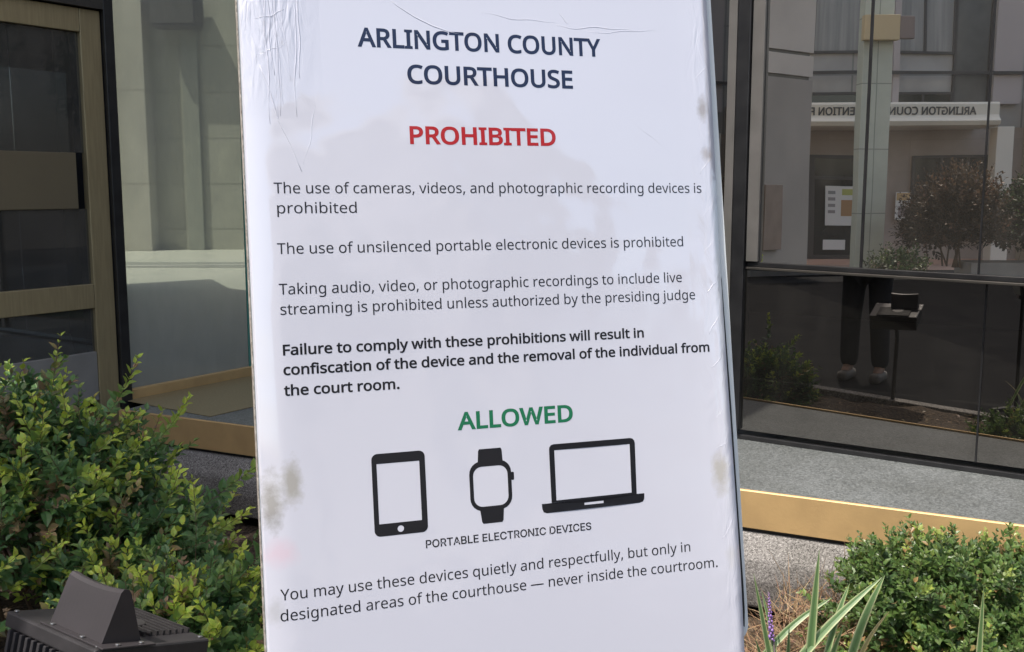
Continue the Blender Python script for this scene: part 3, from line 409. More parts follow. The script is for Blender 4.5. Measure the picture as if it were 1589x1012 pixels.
# ------------------------------------------------------------------ courthouse
court = empty("courthouse", FC, "glazed courthouse corner with brass trimmed granite ledge behind the notice", "building")
def put(o):
    """children are modelled in world space; hang them on the courthouse root"""
    o.parent = court
    o.matrix_parent_inverse = Matrix.Translation(-FC)
    return o
# ledge: rough granite nose, brass edge, polished top
prof = [(.0, .348), (-.055, .27), (-.06, .20), (-.035, .09), (.16, .09), (.16, .348)]
def profile_bar(pts, x0, x1, Mx, bev=0.0):
    A = frame_matrix((0, 0, 0), (0, 1, 0), (0, 0, 1))       # XY outline -> YZ
    return MB().prism(pts, x0, x1, Mx @ A, bev)
put(profile_bar(prof, -2.93, 3.2, MG, .012).build("granite_ledge", M['granite']))
put(MB().box(-2.93, 3.2, .02, .16, .349, .372, MG).build("shadow_gap", M['black']))
put(profile_bar([(0, .366), (0, .497), (.003, .5005), (.012, .5005), (.012, .366)], -2.93, 3.2, MG).build("brass_edge", M['brass']))
top_pts = [G0 + GR * -2.93 + GN * .013, G0 + GR * 3.2 + GN * .013, FC + FR * 4.9 - FN * .001, FC - FN * .001]
put(MB().prism([(p.x, p.y) for p in top_pts], .40, .492).build("granite_sill", M['granite_top']))
put(MB().box(-2.93, 3.2, .17, .2, -.3, .39, MG).build("recess_wall", M['black']))
# door wall base
put(MB().box(.13, 1.06, -.01, .03, .493, .545, MW, .003).build("brass_base", M['brass']))
put(MB().box(.10, .985, .031, .66, .4925, .4965, MW, .001).build("brass_sill_plate", M['brass_dull']))

# glazed front
def front_box(name, x0, x1, y0, y1, z0, z1, mat, bev=0.0, parent=None):
    return put(MB().box(x0, x1, y0, y1, z0, z1, MF, bev).build(name, mat))
front_box("base_rail", .06, 5.2, -.008, .012, .493, .512, M['black'], .002)
def pane(name, x0, x1, z0, z1, mat, y=0.0, Mx=None):
    z0 = max(z0, .513)
    b = bmesh.new()
    vs = [b.verts.new((Mx or MF) @ Vector(c)) for c in ((x0, y, z0), (x1, y, z0), (x1, y, z1), (x0, y, z1))]
    b.faces.new(vs)
    me = bpy.data.meshes.new(name); b.to_mesh(me); b.free()
    return put(link_mesh(name, me, mat))
ZT = 3.35
for x0, x1 in ((.0, 1.25), (1.256, 2.50), (2.506, 2.795)):
    pane("window_pane", x0 + .002, x1, .533, ZT, M['glass_dark'])
for x0, x1 in ((2.85, 3.766), (3.774, 4.9)):
    pane("lower_window_pane", x0, x1, .533, 1.209, M['glass_dark'])
for x0, x1 in ((2.905, 3.332), (3.344, 3.766), (3.774, 4.9)):
    pane("upper_window_pane", x0 - 2.95, x1 - 2.95, 1.243, ZT, M['glass_mirror'], 0, MU)
front_box("mullion", 2.795, 2.85, -.025, .06, .533, ZT, M['black'], .003)
front_box("window_jamb", 2.852, 2.903, -.008, .03, 1.245, ZT, M['frame_grey'], .002)
front_box("brass_jamb", 2.755, 2.792, -.02, -.004, .533, ZT, M['frame_grey'], .002)
put(MB().box(-.098, 2.0, -.024, .03, 1.212, 1.2222, MU, .002).build("transom", M['frame_dark']))
front_box("transom_back", 2.852, 4.9, .004, .05, 1.205, 1.2215, M['black'])
put(MB().box(-.098, 2.0, -.012, .02, 1.223, 1.242, MU, .002).build("transom_cap", M['black']))
put(MB().box(.383, .393, -.004, .01, 1.244, ZT, MU).build("glazing_joint", M['black']))
front_box("glazing_joint", 3.767, 3.773, -.004, .01, .533, 1.204, M['black'])
put(MB().box(.817, .823, -.004, .01, 1.244, ZT, MU).build("glazing_joint", M['black']))
# door wall
def wall_box(name, x0, x1, y0, y1, z0, z1, mat, bev=0.0):
    return put(MB().box(x0, x1, y0, y1, z0, z1, MW, bev).build(name, mat))
pane("corner_pane", .008, .150, .524, ZT, M['glass_green'], .0, MW)
pane("side_pane", .164, .953, .524, ZT, M['glass_green'], .0, MW)
wall_box("glass_edge", .153, .161, -.006, .006, .524, ZT, M['glass_edge'])
wall_box("corner_mullion", .955, 1.008, -.05, .045, .2, ZT, M['black'], .004)
door = wall_box("entrance_door", 1.012, 1.120, -.02, .022, .30, 2.37, M['brass_dull'], .004)   # lock stile
door.name = "entrance_door"
def on_door(o):
    o.parent = door
    return o
def door_box(name, *a, bev=.003):
    x0, x1, y0, y1, z0, z1, mat = a
    o = MB().box(x0, x1, y0, y1, z0, z1, MW, bev).build(name, mat)
    o.parent = door
    return o
door_box("top_rail", 1.121, 1.885, -.02, .022, 2.262, 2.37, M['brass_dull'])
door_box("middle_rail", 1.121, 1.885, -.02, .022, .972, 1.088, M['brass_dull'])
door_box("hinge_stile", 1.886, 1.985, -.02, .022, .30, 2.37, M['brass_dull'])
door_box("kick_plate", 1.121, 1.885, -.014, .016, .52, .76, M['kick'])
door_box("crossbar_panel", 1.170, 1.885, -.012, .012, 1.447, 1.708, M['bronze_panel'])
def door_pane(x0, x1, z0, z1):
    b = bmesh.new()
    b.faces.new([b.verts.new(MW @ Vector(c)) for c in ((x0 + .085, 0, z0), (x1 + .085, 0, z0), (x1 + .085, 0, z1), (x0 + .085, 0, z1))])
    me = bpy.data.meshes.new("door_pane"); b.to_mesh(me); b.free()
    o = link_mesh("door_pane", me, M['glass_door']); o.parent = door
door_pane(1.036, 1.80, 1.709, 2.261); door_pane(1.036, 1.80, 1.089, 1.446); door_pane(1.036, 1.80, .761, .971)
wall_box("door_head", 1.011, 2.035, -.04, .05, 2.375, ZT, M['frame_dark'])
# inside
ang = R(-24)
def part_wall(name, p, heading, length, z0, z1, mat, th=.12):
    d = Vector((math.sin(heading), math.cos(heading), 0))
    Mx = frame_matrix(p, d, Vector((-d.y, d.x, 0)))
    return put(MB().box(0, length, 0, th, z0, z1, Mx).build(name, mat))
pw = MW @ Vector((.985, -.06, 0))
def _h(p, a, l): return p + Vector((math.sin(a), math.cos(a), 0)) * l
pe = _h(pw, R(-25), 3.2)
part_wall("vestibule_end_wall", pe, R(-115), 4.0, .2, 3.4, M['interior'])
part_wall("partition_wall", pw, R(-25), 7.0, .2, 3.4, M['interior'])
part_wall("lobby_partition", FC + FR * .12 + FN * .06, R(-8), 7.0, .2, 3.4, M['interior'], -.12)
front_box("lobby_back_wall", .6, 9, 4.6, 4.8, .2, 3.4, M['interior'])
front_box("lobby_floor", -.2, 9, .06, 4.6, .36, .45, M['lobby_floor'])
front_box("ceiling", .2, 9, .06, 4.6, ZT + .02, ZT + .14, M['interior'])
front_box("upper_storey", .25, 12, -.05, 9, ZT + .15, 15, M['stone_pale'])
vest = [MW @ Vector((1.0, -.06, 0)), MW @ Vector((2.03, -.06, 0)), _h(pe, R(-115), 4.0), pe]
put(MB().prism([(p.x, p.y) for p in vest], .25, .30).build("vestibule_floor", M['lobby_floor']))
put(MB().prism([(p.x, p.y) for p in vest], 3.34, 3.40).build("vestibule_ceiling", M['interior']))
# the long wing towards the street
WT = 4.22
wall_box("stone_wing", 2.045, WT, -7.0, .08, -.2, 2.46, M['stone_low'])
wall_box("upper_wing", 2.045, WT, -7.0, .08, 2.69, 9.0, M['stone_pale'])
wall_box("wing_frieze", 2.045, WT, -7.0, .08, 2.49, 2.66, M['stone_pale'])
wall_box("wing_joint", 2.045, WT - .03, -6.9, .06, 2.461, 2.489, M['frame_dark'])
wall_box("wing_joint", 2.045, WT - .03, -6.9, .06, 2.661, 2.689, M['frame_dark'])
wall_box("wall_plaque", 3.56, 3.80, .084, .12, 1.02, 1.56, plain("brown_plaque", (.20, .15, .12), (.24, .18, .15), rough=.5), .004)
wall_box("wing_roof_slab", 1.01, 2.04, -7.0, .08, 3.36, 9.0, M['stone_pale'])
wall_box("shade_slab", 2.0, 6.4, .081, 1.8, 6.0, 6.2, M['stone_pale'], .01)  # unseen slab, added to shade the left shrub and ledge

# ------------------------------------------------------------------ courtyard seen through the green pane
terr = sheet("terrace", [(-12, 5.2), (-2.12, 5.0), (-1.60, 5.84), (-1.0, 7), (-1.0, 30), (-16, 30)], .43, M['terrace'])
sheet("terrace_strip", [(-12, 14.2), (-1.6, 14.2), (-1.6, 15.2), (-12, 15.2)], .434, plain("dark_paving_strip", (.36, .38, .35), (.40, .42, .39), rough=.8))
sheet("terrace_line", [(-12, 13.4), (-1.6, 14.9), (-1.6, 15.03), (-12, 13.53)], .438, M['white_paint'])
cw = empty("courtyard_wall", (-5.5, 18.3, .43), "pale stone panelled wall with a projecting pier seen through the green glass", "wall")
def cput(o):
    o.parent = cw; o.matrix_parent_inverse = Matrix.Translation((5.5, -18.3, -.43)); return o
cput(MB().box(-14, 2, 18.3, 18.8, .43, 9, None).build("panelled_face", M['court_wall']))
cput(MB().box(-7.3, -6.33, 17.9, 18.298, .43, 9, None, .01).build("pier", M['court_pier']))
cput(MB().box(-5.78, -5.5, 18.2, 18.297, .43, 9, None, .01).build("dark_strip", plain("grey_strip", (.30, .32, .28), (.34, .36, .31), rough=.6)))
cl = MB().box(-6.13, -5.36, 17.75, 18.19, 4.25, 4.82, None, .02).box(-6.1, -5.39, 17.72, 17.748, 4.3, 4.77)
tag(cl.build("wall_lamp_box", M['dark_box']), "dark box lamp fixed high on the courtyard wall", "lamp")
# ------------------------------------------------------------------ the notice
from mathutils.geometry import interpolate_bezier, delaunay_2d_cdt
def fill_loops(loops):
    """even-odd fill of closed outlines -> (points, faces)"""
    vs, fs = [], []
    for lp in loops:
        i = len(vs); vs += [Vector((p[0], p[1])) for p in lp]
        fs.append(list(range(i, len(vs))))
    ed = [(f[k], f[(k + 1) % len(f)]) for f in fs for k in range(len(f))]
    out = delaunay_2d_cdt(vs, ed, [], 0, 1e-6)
    pts, faces = out[0], out[2]
    def odd(x, y):
        c = False
        for lp in loops:
            for k in range(len(lp)):
                (xa, ya), (xb, yb) = lp[k][:2], lp[(k + 1) % len(lp)][:2]
                if (ya > y) != (yb > y) and x < (xb - xa) * (y - ya) / (yb - ya) + xa: c = not c
        return c
    keep = []
    for f in faces:
        cx = sum(pts[i][0] for i in f) / len(f); cy = sum(pts[i][1] for i in f) / len(f)
        if odd(cx, cy): keep.append(f)
    return pts, keep
_glyphs = {}
def glyph_fill(font, ch, bold):
    key = (id(font), ch, round(bold, 1))
    if key in _glyphs: return _glyphs[key]
    loops = []
    for s in font[ch][1]:
        n = len(s) // 6; pts = []
        for i in range(n):
            q, r = s[i * 6:i * 6 + 6], s[((i + 1) % n) * 6:((i + 1) % n) * 6 + 6]
            a, b_, c, d = (Vector((q[2], q[3])), Vector((q[4], q[5])), Vector((r[0], r[1])), Vector((r[2], r[3])))
            if abs((d - a).cross(b_ - a)) < 2 * (d - a).length and abs((d - a).cross(c - a)) < 2 * (d - a).length: pts.append(a)
            else: pts += interpolate_bezier(a, b_, c, d, 5)[:-1]
        lp = []
        for p in pts:
            p = Vector(p[:2])
            if not lp or (p - lp[-1]).length > 1.0: lp.append(p)
        if (lp[0] - lp[-1]).length < 1.0: lp.pop()
        if bold:
            res = []
            for k, p in enumerate(lp):
                e = (p - lp[k - 1]).normalized(); g_ = (lp[(k + 1) % len(lp)] - p).normalized()
                n1 = Vector((-e.y, e.x)); n2 = Vector((-g_.y, g_.x)); m_ = n1 + n2
                if m_.length < .3: m_ = n1
                m_.normalize()
                res.append(p + m_ * bold / max(.6, m_.dot(n1)))
            lp = res
        loops.append(lp)
    _glyphs[key] = fill_loops(loops) if loops else ([], [])
    return _glyphs[key]
def glyph_mesh(text, font, x0, x1, y, cap, bold=0.0):
    """one line of print, fitted between x0 and x1; bold in metres"""
    hgt = max(font['T'][1][0][3::6])
    adv = 0; spots = []; xs = []
    for ch in text:
        a, sp = font[ch]; spots.append(adv)
        for s in sp: xs += [adv + s[i] for i in range(2, len(s), 6)]
        adv += a
    lo, hi = min(xs), max(xs)
    bd = bold * hgt / cap
    sx = (x1 - x0) / (hi - lo + 2 * bd); sy = cap / (hgt + 2 * bd)
    V_, F_ = [], []
    for ch, o in zip(text, spots):
        pts, fc = glyph_fill(font, ch, bd)
        i0 = len(V_)
        V_ += [(x0 + (o + p[0] - lo + bd) * sx, y + (p[1] + bd) * sy, 0) for p in pts]
        F_ += [tuple(i0 + k for k in f) for f in fc]
    me = bpy.data.meshes.new("lettering"); me.from_pydata(V_, [], F_)
    return me

SU = Vector((0.94799377, 0.31828613, -0.00132608)); SV = Vector((-0.0487883, 0.14942717, 0.98756834))
MS = frame_matrix(Vector((0, 1.43, 1.5)), SU, SV)          # sign plane: x right, y up, z towards the reader

def pz(x, y):
    """how far the printed sheet stands off its board"""
    e = max(0.0, -0.318 - x)
    z = -4.2 * e * e
    z += .0011 * math.sin(5.1 * x + 2.3 * y) + .0009 * math.sin(9 * y - 3 * x + 1)
    t = max(0.0, min(1.0, (-.02 - y) / .5))
    z += .014 * t * max(0.0, (x + .02) / .35) ** 2.2
    return z

def poster_mat():
    m, nt, p = new_mat("laminated_paper"); N, Lk = nt.nodes, nt.links
    tc = N.new("ShaderNodeTexCoord")
    p.inputs["Base Color"].default_value = (.635, .64, .71, 1)
    last = None
    def stain(cx, cy, rx, ry, col, amt, scale):
        """smudge with its own ragged outline"""
        nonlocal last
        sp = N.new("ShaderNodeMapping"); sp.vector_type = 'TEXTURE'
        sp.inputs["Location"].default_value = (cx, cy, 0); sp.inputs["Scale"].default_value = (rx, ry, 1)
        Lk.new(tc.outputs["Object"], sp.inputs[0])
        ln = N.new("ShaderNodeVectorMath"); ln.operation = 'LENGTH'; Lk.new(sp.outputs[0], ln.inputs[0])
        nz = N.new("ShaderNodeTexNoise"); nz.inputs["Scale"].default_value = scale; nz.inputs["Detail"].default_value = 8; nz.inputs["Roughness"].default_value = .7
        Lk.new(tc.outputs["Object"], nz.inputs["Vector"])
        a = N.new("ShaderNodeMath"); a.operation = 'MULTIPLY_ADD'; a.inputs[1].default_value = -1.0; a.inputs[2].default_value = .45
        Lk.new(ln.outputs["Value"], a.inputs[0])
        s = N.new("ShaderNodeMath"); s.operation = 'ADD'; Lk.new(a.outputs[0], s.inputs[0]); Lk.new(nz.outputs["Fac"], s.inputs[1])
        mr = N.new("ShaderNodeMapRange"); mr.inputs["From Min"].default_value = .18; mr.inputs["From Max"].default_value = .75
        mr.inputs["To Max"].default_value = amt; Lk.new(s.outputs[0], mr.inputs["Value"])
        mx = N.new("ShaderNodeMix"); mx.data_type = 'RGBA'; Lk.new(mr.outputs[0], mx.inputs[0])
        if last is None: mx.inputs[6].default_value = (.635, .64, .71, 1)
        else: Lk.new(last, mx.inputs[6])
        mx.inputs[7].default_value = (*col, 1)
        last = mx.outputs[2]
    stain(.3085, .168, .015, .030, (.33, .29, .26), .85, 60)
    stain(.3120, .0995, .015, .020, (.36, .31, .28), .75, 60)
    stain(-.318, -.335, .022, .05, (.36, .34, .29), .85, 55)
    stain(-.345, -.36, .024, .06, (.28, .27, .25), .85, 75)
    stain(-.335, -.425, .035, .03, (.72, .50, .57), .5, 30)
    stain(.303, -.375, .022, .05, (.45, .42, .36), .8, 70)
    stain(.312, -.50, .014, .03, (.55, .53, .48), .35, 80)
    stain(-.345, -.50, .02, .03, (.42, .42, .42), .5, 80)
    Lk.new(last, p.inputs["Base Color"])
    # puckered laminate: broad waves everywhere, tight creases towards the top and left margin
    n1 = N.new("ShaderNodeTexNoise"); n1.inputs["Scale"].default_value = 4.5; n1.inputs["Detail"].default_value = 2.5
    Lk.new(tc.outputs["Object"], n1.inputs["Vector"])
    n2 = N.new("ShaderNodeTexNoise"); n2.inputs["Scale"].default_value = 30; n2.inputs["Detail"].default_value = 4; n2.inputs["Distortion"].default_value = 1.2
    mp = N.new("ShaderNodeMapping"); mp.inputs["Scale"].default_value = (1.6, .5, 1); Lk.new(tc.outputs["Object"], mp.inputs[0])
    Lk.new(mp.outputs[0], n2.inputs["Vector"])
    sx = N.new("ShaderNodeSeparateXYZ"); Lk.new(tc.outputs["Object"], sx.inputs[0])
    mk = N.new("ShaderNodeMapRange"); mk.inputs["From Min"].default_value = -.255; mk.inputs["From Max"].default_value = -.31
    Lk.new(sx.outputs[0], mk.inputs["Value"])
    mk2 = N.new("ShaderNodeMapRange"); mk2.inputs["From Min"].default_value = .14; mk2.inputs["From Max"].default_value = .28
    Lk.new(sx.outputs[1], mk2.inputs["Value"])
    mk3 = N.new("ShaderNodeMapRange"); mk3.inputs["From Min"].default_value = .275; mk3.inputs["From Max"].default_value = .32; mk3.inputs["To Max"].default_value = .35
    Lk.new(sx.outputs[0], mk3.inputs["Value"])
    mu = N.new("ShaderNodeMath"); mu.operation = 'MULTIPLY'; Lk.new(mk.outputs[0], mu.inputs[0]); Lk.new(mk2.outputs[0], mu.inputs[1])
    ad = N.new("ShaderNodeMath"); ad.operation = 'ADD'; Lk.new(mu.outputs[0], ad.inputs[0]); Lk.new(mk3.outputs[0], ad.inputs[1])
    ad2 = N.new("ShaderNodeMath"); ad2.operation = 'ADD'; ad2.inputs[1].default_value = .02; Lk.new(ad.outputs[0], ad2.inputs[0])
    m2 = N.new("ShaderNodeMath"); m2.operation = 'MULTIPLY'; Lk.new(n2.outputs["Fac"], m2.inputs[0]); Lk.new(ad2.outputs[0], m2.inputs[1])
    m3 = N.new("ShaderNodeMath"); m3.operation = 'MULTIPLY_ADD'; m3.inputs[1].default_value = .35; Lk.new(m2.outputs[0], m3.inputs[0])
    m1 = N.new("ShaderNodeMath"); m1.operation = 'MULTIPLY'; m1.inputs[1].default_value = .8; Lk.new(n1.outputs["Fac"], m1.inputs[0])
    Lk.new(m1.outputs[0], m3.inputs[2])
    b = N.new("ShaderNodeBump"); b.inputs["Strength"].default_value = 1; b.inputs["Distance"].default_value = .010
    Lk.new(m3.outputs[0], b.inputs["Height"])
    Lk.new(b.outputs[0], p.inputs["Coat Normal"])
    b2 = N.new("ShaderNodeBump"); b2.inputs["Strength"].default_value = .6; b2.inputs["Distance"].default_value = .008
    Lk.new(m2.outputs[0], b2.inputs["Height"]); Lk.new(b2.outputs[0], p.inputs["Normal"])
    setp(p, rough=.5, coat=1.0, coat_rough=.06, coat_ior=2.0)
    return m, b.outputs[0]

def ink(name, c):
    m, nt, p = new_mat(name); N, Lk = nt.nodes, nt.links
    p.inputs["Base Color"].default_value = (*c, 1)
    tc = N.new("ShaderNodeTexCoord")
    n1 = N.new("ShaderNodeTexNoise"); n1.inputs["Scale"].default_value = 4.5; n1.inputs["Detail"].default_value = 2.5
    Lk.new(tc.outputs["Object"], n1.inputs["Vector"])
    m1 = N.new("ShaderNodeMath"); m1.operation = 'MULTIPLY'; m1.inputs[1].default_value = .8; Lk.new(n1.outputs["Fac"], m1.inputs[0])
    b = N.new("ShaderNodeBump"); b.inputs["Distance"].default_value = .010; Lk.new(m1.outputs[0], b.inputs["Height"])
    Lk.new(b.outputs[0], p.inputs["Coat Normal"])
    setp(p, rough=.5, coat=.55, coat_rough=.06, coat_ior=1.5, spec=.25)
    return m

notice = empty("notice_sign", (0.06, 1.62, 0), "large white laminated courthouse rules poster on a standing board", "sign")
def nput(o, parent=None, world=True):
    o.parent = parent or notice
    return o
TO_SIGN = Matrix.Translation(-notice.location) @ MS
PX0, PX1, PY0, PY1 = -.3585, .3255, -.665, .47
b = bmesh.new(); nx, ny = 70, 80; g = []
for i in range(nx + 1):
    u = i / nx; x = PX0 + (PX1 - PX0) * (u ** 1.25)
    g.append([b.verts.new((x, PY0 + (PY1 - PY0) * k / ny, pz(x, PY0 + (PY1 - PY0) * k / ny))) for k in range(ny + 1)])
for i in range(nx):
    for k in range(ny): b.faces.new((g[i][k], g[i + 1][k], g[i + 1][k + 1], g[i][k + 1]))
me = bpy.data.meshes.new("poster"); b.to_mesh(me); b.free()
pm, _ = poster_mat()
poster = link_mesh("poster", me, pm, None, True)
so = poster.modifiers.new("thickness", 'SOLIDIFY'); so.thickness = .0012; so.offset = -1
poster.parent = notice; poster.matrix_local = TO_SIGN

def lay(me, name, mat):
    for v in me.vertices:
        v.co.z = pz(v.co.x, v.co.y) + .0002
    o = link_mesh(name, me, mat); o.parent = poster
    return o
def join_meshes(ms):
    bm = bmesh.new()
    for m_ in ms:
        bm.from_mesh(m_); bpy.data.meshes.remove(m_)
    me = bpy.data.meshes.new("lettering"); bm.to_mesh(me); bm.free(); return me
navy, red, green_, blk = ink("navy_ink", (.010, .020, .058)), ink("red_ink", (.40, .016, .02)), ink("green_ink", (.012, .155, .07)), ink("black_ink", (.009, .009, .012))
grey_ink = ink("dark_grey_ink", (.017, .018, .024))
T = lambda s, x0, x1, y, cap=.0142, bold=0.00003: glyph_mesh(s, HUMANIST, x0, x1, y, cap, bold)
# ridges where the laminate has puckered and lifted
rgp = random.Random(12)
def ridge(pts, w):
    w *= .75
    n_ = len(pts)
    P_ = [Vector((p[0], p[1], pz(p[0], p[1]) - .0001)) for p in pts]
    MB().tube(P_, [w * (.25 + .75 * math.sin(math.pi * (k + .5) / n_)) for k in range(n_)], 6).build("laminate_crease", pm, poster, True)
def wav(a, b_, amp, n_=12):
    ph = rgp.uniform(0, 6)
    a = Vector(a); b_ = Vector(b_); d_ = b_ - a; s_ = Vector((-d_.y, d_.x)).normalized()
    return [tuple(a + d_ * (k / n_) + s_ * amp * (math.sin(ph + 5 * k / n_) + .5 * math.sin(2 * ph + 13 * k / n_))) for k in range(n_ + 1)]
ridge([(-.17, .315), (-.15, .298), (-.125, .283), (-.10, .272), (-.08, .266), (-.06, .262)], .0009)
ridge(wav((-.03, .295), (.08, .284), .002), .0006); ridge(wav((.08, .284), (.20, .278), .003), .0007); ridge(wav((.13, .276), (.24, .280), .002), .0006)
ridge(wav((.085, .30), (.10, .285), .001, 6), .0006)
ridge(wav((.19, .145), (.25, .105), .001), .0004)
for k in range(9):
    x_ = -.332 + rgp.uniform(0, .05)
    ridge(wav((x_, .33), (x_ + rgp.uniform(-.004, .012), .20 - rgp.uniform(0, .07)), .002), rgp.uniform(.0005, .0012))
for k in range(2):
    y_ = .27 - k * .05
    ridge(wav((-.338, y_), (-.300, y_ + rgp.uniform(.005, .03)), .002, 8), rgp.uniform(.0004, .0010))
ridge(wav((-.336, .21), (-.288, .07), .002), .0012); ridge(wav((-.285, .08), (-.262, .17), .002), .0006)
for k in range(12):
    y_ = .22 - k * .06 + rgp.uniform(-.02, .02)
    ridge(wav((.318, y_), (.300, y_ - rgp.uniform(.01, .03)), .001, 6), rgp.uniform(.0003, .0007))
for t_, x0, x1, y in (("ARLINGTON COUNTY", -.2055, .1475, .2393), ("COURTHOUSE", -.1398, .1017, .1915)):
    lay(T(t_, x0, x1, y, .0262, .0010), "title_lettering", navy)
lay(T("PROHIBITED", -.1405, .0712, .1087, .0247, .0010), "prohibited_lettering", red)
for t_, x0, x1, y in (("The use of cameras, videos, and photographic recording devices is", -.3245, .3003, .0417),
                      ("prohibited", -.3215, -.2175, .0155),
                      ("The use of unsilenced portable electronic devices is prohibited", -.3238, .2654, -.0376),
                      ("Taking audio, video, or photographic recordings to include live", -.3239, .2600, -.0905),
                      ("streaming is prohibited unless authorized by the presiding judge", -.3232, .2802, -.1168)):
    lay(T(t_, x0, x1, y), "rules_lettering", grey_ink)
for t_, x0, x1, y in (("Failure to comply with these prohibitions will result in", -.3224, .1938, -.1698),
                      ("confiscation of the device and the removal of the individual from", -.3229, .2986, -.1956),
                      ("the court room.", -.3234, -.1706, -.2225)):
    lay(T(t_, x0, x1, y, .0142, .00052), "warning_lettering", blk)
lay(T("ALLOWED", -.0921, .0773, -.2842, .0245, .0010), "allowed_lettering", green_)
lay(glyph_mesh("PORTABLE ELECTRONIC DEVICES", GROTESK, -.1447, .0966, -.4396, .0108, .00025), "caption_lettering", blk)
for t_, x0, x1, y in (("You may use these devices quietly and respectfully, but only in", -.3395, .2478, -.4859),
                      ("designated areas of the courthouse — never inside the courtroom.", -.3405, .2894, -.5127)):
    lay(T(t_, x0, x1, y), "guidance_lettering", blk)

def rrect(x0, x1, y0, y1, r, n=6):
    pts = []
    for cx, cy, a0 in ((x1 - r, y1 - r, 0), (x0 + r, y1 - r, 90), (x0 + r, y0 + r, 180), (x1 - r, y0 + r, 270)):
        for k in range(n + 1):
            a = R(a0 + 90 * k / n); pts.append((cx + r * math.cos(a), cy + r * math.sin(a)))
    return pts
def flat_shape(loops):
    """filled outline with holes, as a mesh"""
    pts, fc = fill_loops([[(p[0] * 100, p[1] * 100) for p in lp] for lp in loops])
    me = bpy.data.meshes.new("shape"); me.from_pydata([(p[0] / 100, p[1] / 100, 0) for p in pts], [], fc)
    return me
circ = lambda cx, cy, r, n=20: [(cx + r * math.cos(2 * math.pi * k / n), cy + r * math.sin(2 * math.pi * k / n)) for k in range(n)]
lay(flat_shape([rrect(-.2135, -.1405, -.4175, -.3073, .008), [(-.2068, -.4010), (-.1484, -.4010), (-.1484, -.3208), (-.2068, -.3208)], circ(-.1780, -.4095, .0044)]), "tablet_pictogram", blk)
lay(join_meshes([flat_shape([rrect(-.0793, -.0187, -.3974, -.3292, .0175), rrect(-.0739, -.0241, -.3917, -.3367, .0125)]),
                 flat_shape([[(-.0664, -.3312), (-.0302, -.3312), (-.0311, -.3150), (-.0325, -.3124), (-.0637, -.3124), (-.0651, -.3150)]]),
                 flat_shape([[(-.0662, -.3955), (-.0316, -.3955), (-.0332, -.4126), (-.0350, -.4152), (-.0622, -.4152), (-.0640, -.4126)]]),
                 flat_shape([rrect(-.0190, -.0148, -.3586, -.3474, .0015)])]), "watch_pictogram", blk)
lay(join_meshes([flat_shape([[(.0388, -.3960), (.0388, -.3215), (.0395, -.3180), (.0418, -.3150), (.0460, -.3139), (.1630, -.3139), (.1670, -.3150), (.1696, -.3180), (.1704, -.3215), (.1690, -.3960)],
                             [(.0462, -.3932), (.1612, -.3925), (.1622, -.3225), (.0466, -.3225)]]),
                 flat_shape([[(.0240, -.3963), (.1808, -.3950), (.1804, -.4030), (.1780, -.4068), (.1727, -.4082), (.0310, -.4098), (.0262, -.4078), (.0246, -.4035)],
                             [(.0880, -.4036), (.1172, -.4034), (.1172, -.3998), (.0880, -.4002)]])]), "laptop_pictogram", blk)

# the board behind the sheet, its edge of bare core, and the stand
core = granite("board_core", (.55, .50, .44), (.32, .29, .25), (.72, .67, .60), rough=.9, scale=260, bump=.6)
white_board = plain("pale_board", (.62, .66, .66), (.68, .71, .70), scale=5, rough=.45)
def sput(o, smooth=False):
    o.parent = notice; o.matrix_local = TO_SIGN; return o
bx = rrect(-.3605, .3345, -.627, .475, .028)
# left side stays square where the sheet wraps it
outline = [(x_ + (.0110 * (.476 - y_) / 1.11 if x_ > 0 else 0), y_) for x_, y_ in rrect(-.3595, .3370, -.634, .476, .026)]
sput(MB().prism(outline, -.0235, -.0085).build("backing_board", white_board))
sput(MB().box(-.3612, -.3598, -.60, .45, -.0238, -.0078).build("core_edge", core))
sput(MB().prism([(.3255, -.05), (.3312, -.09), (.3362, -.28), (.3392, -.46), (.3410, -.54), (.3412, -.585), (.3395, -.612), (.3300, -.59)], -.0084, -.0055).build("black_edge_strip", M['black']))  # narrow black strip, widening down the right margin of the board
st = MB()
steel = plain("black_steel_stand", (.02, .02, .02), (.03, .03, .03), scale=20, rough=.45, metal=.3)
L2W = TO_SIGN
for x_ in (-.24, .22):
    a_ = L2W @ Vector((x_, -.50, -.034)); m_ = L2W @ Vector((x_, -.66, -.034))
    MB().tube([a_, m_, Vector((m_.x, m_.y, .16))], .011, 10).box(m_.x - .02, m_.x + .02, m_.y - .16, m_.y + .2, .135, .16, None, .004).build("stand_leg", steel, notice, True)
sput(MB().box(-.26, .24, -.655, -.632, -.046, -.0238).build("lower_rail", steel))
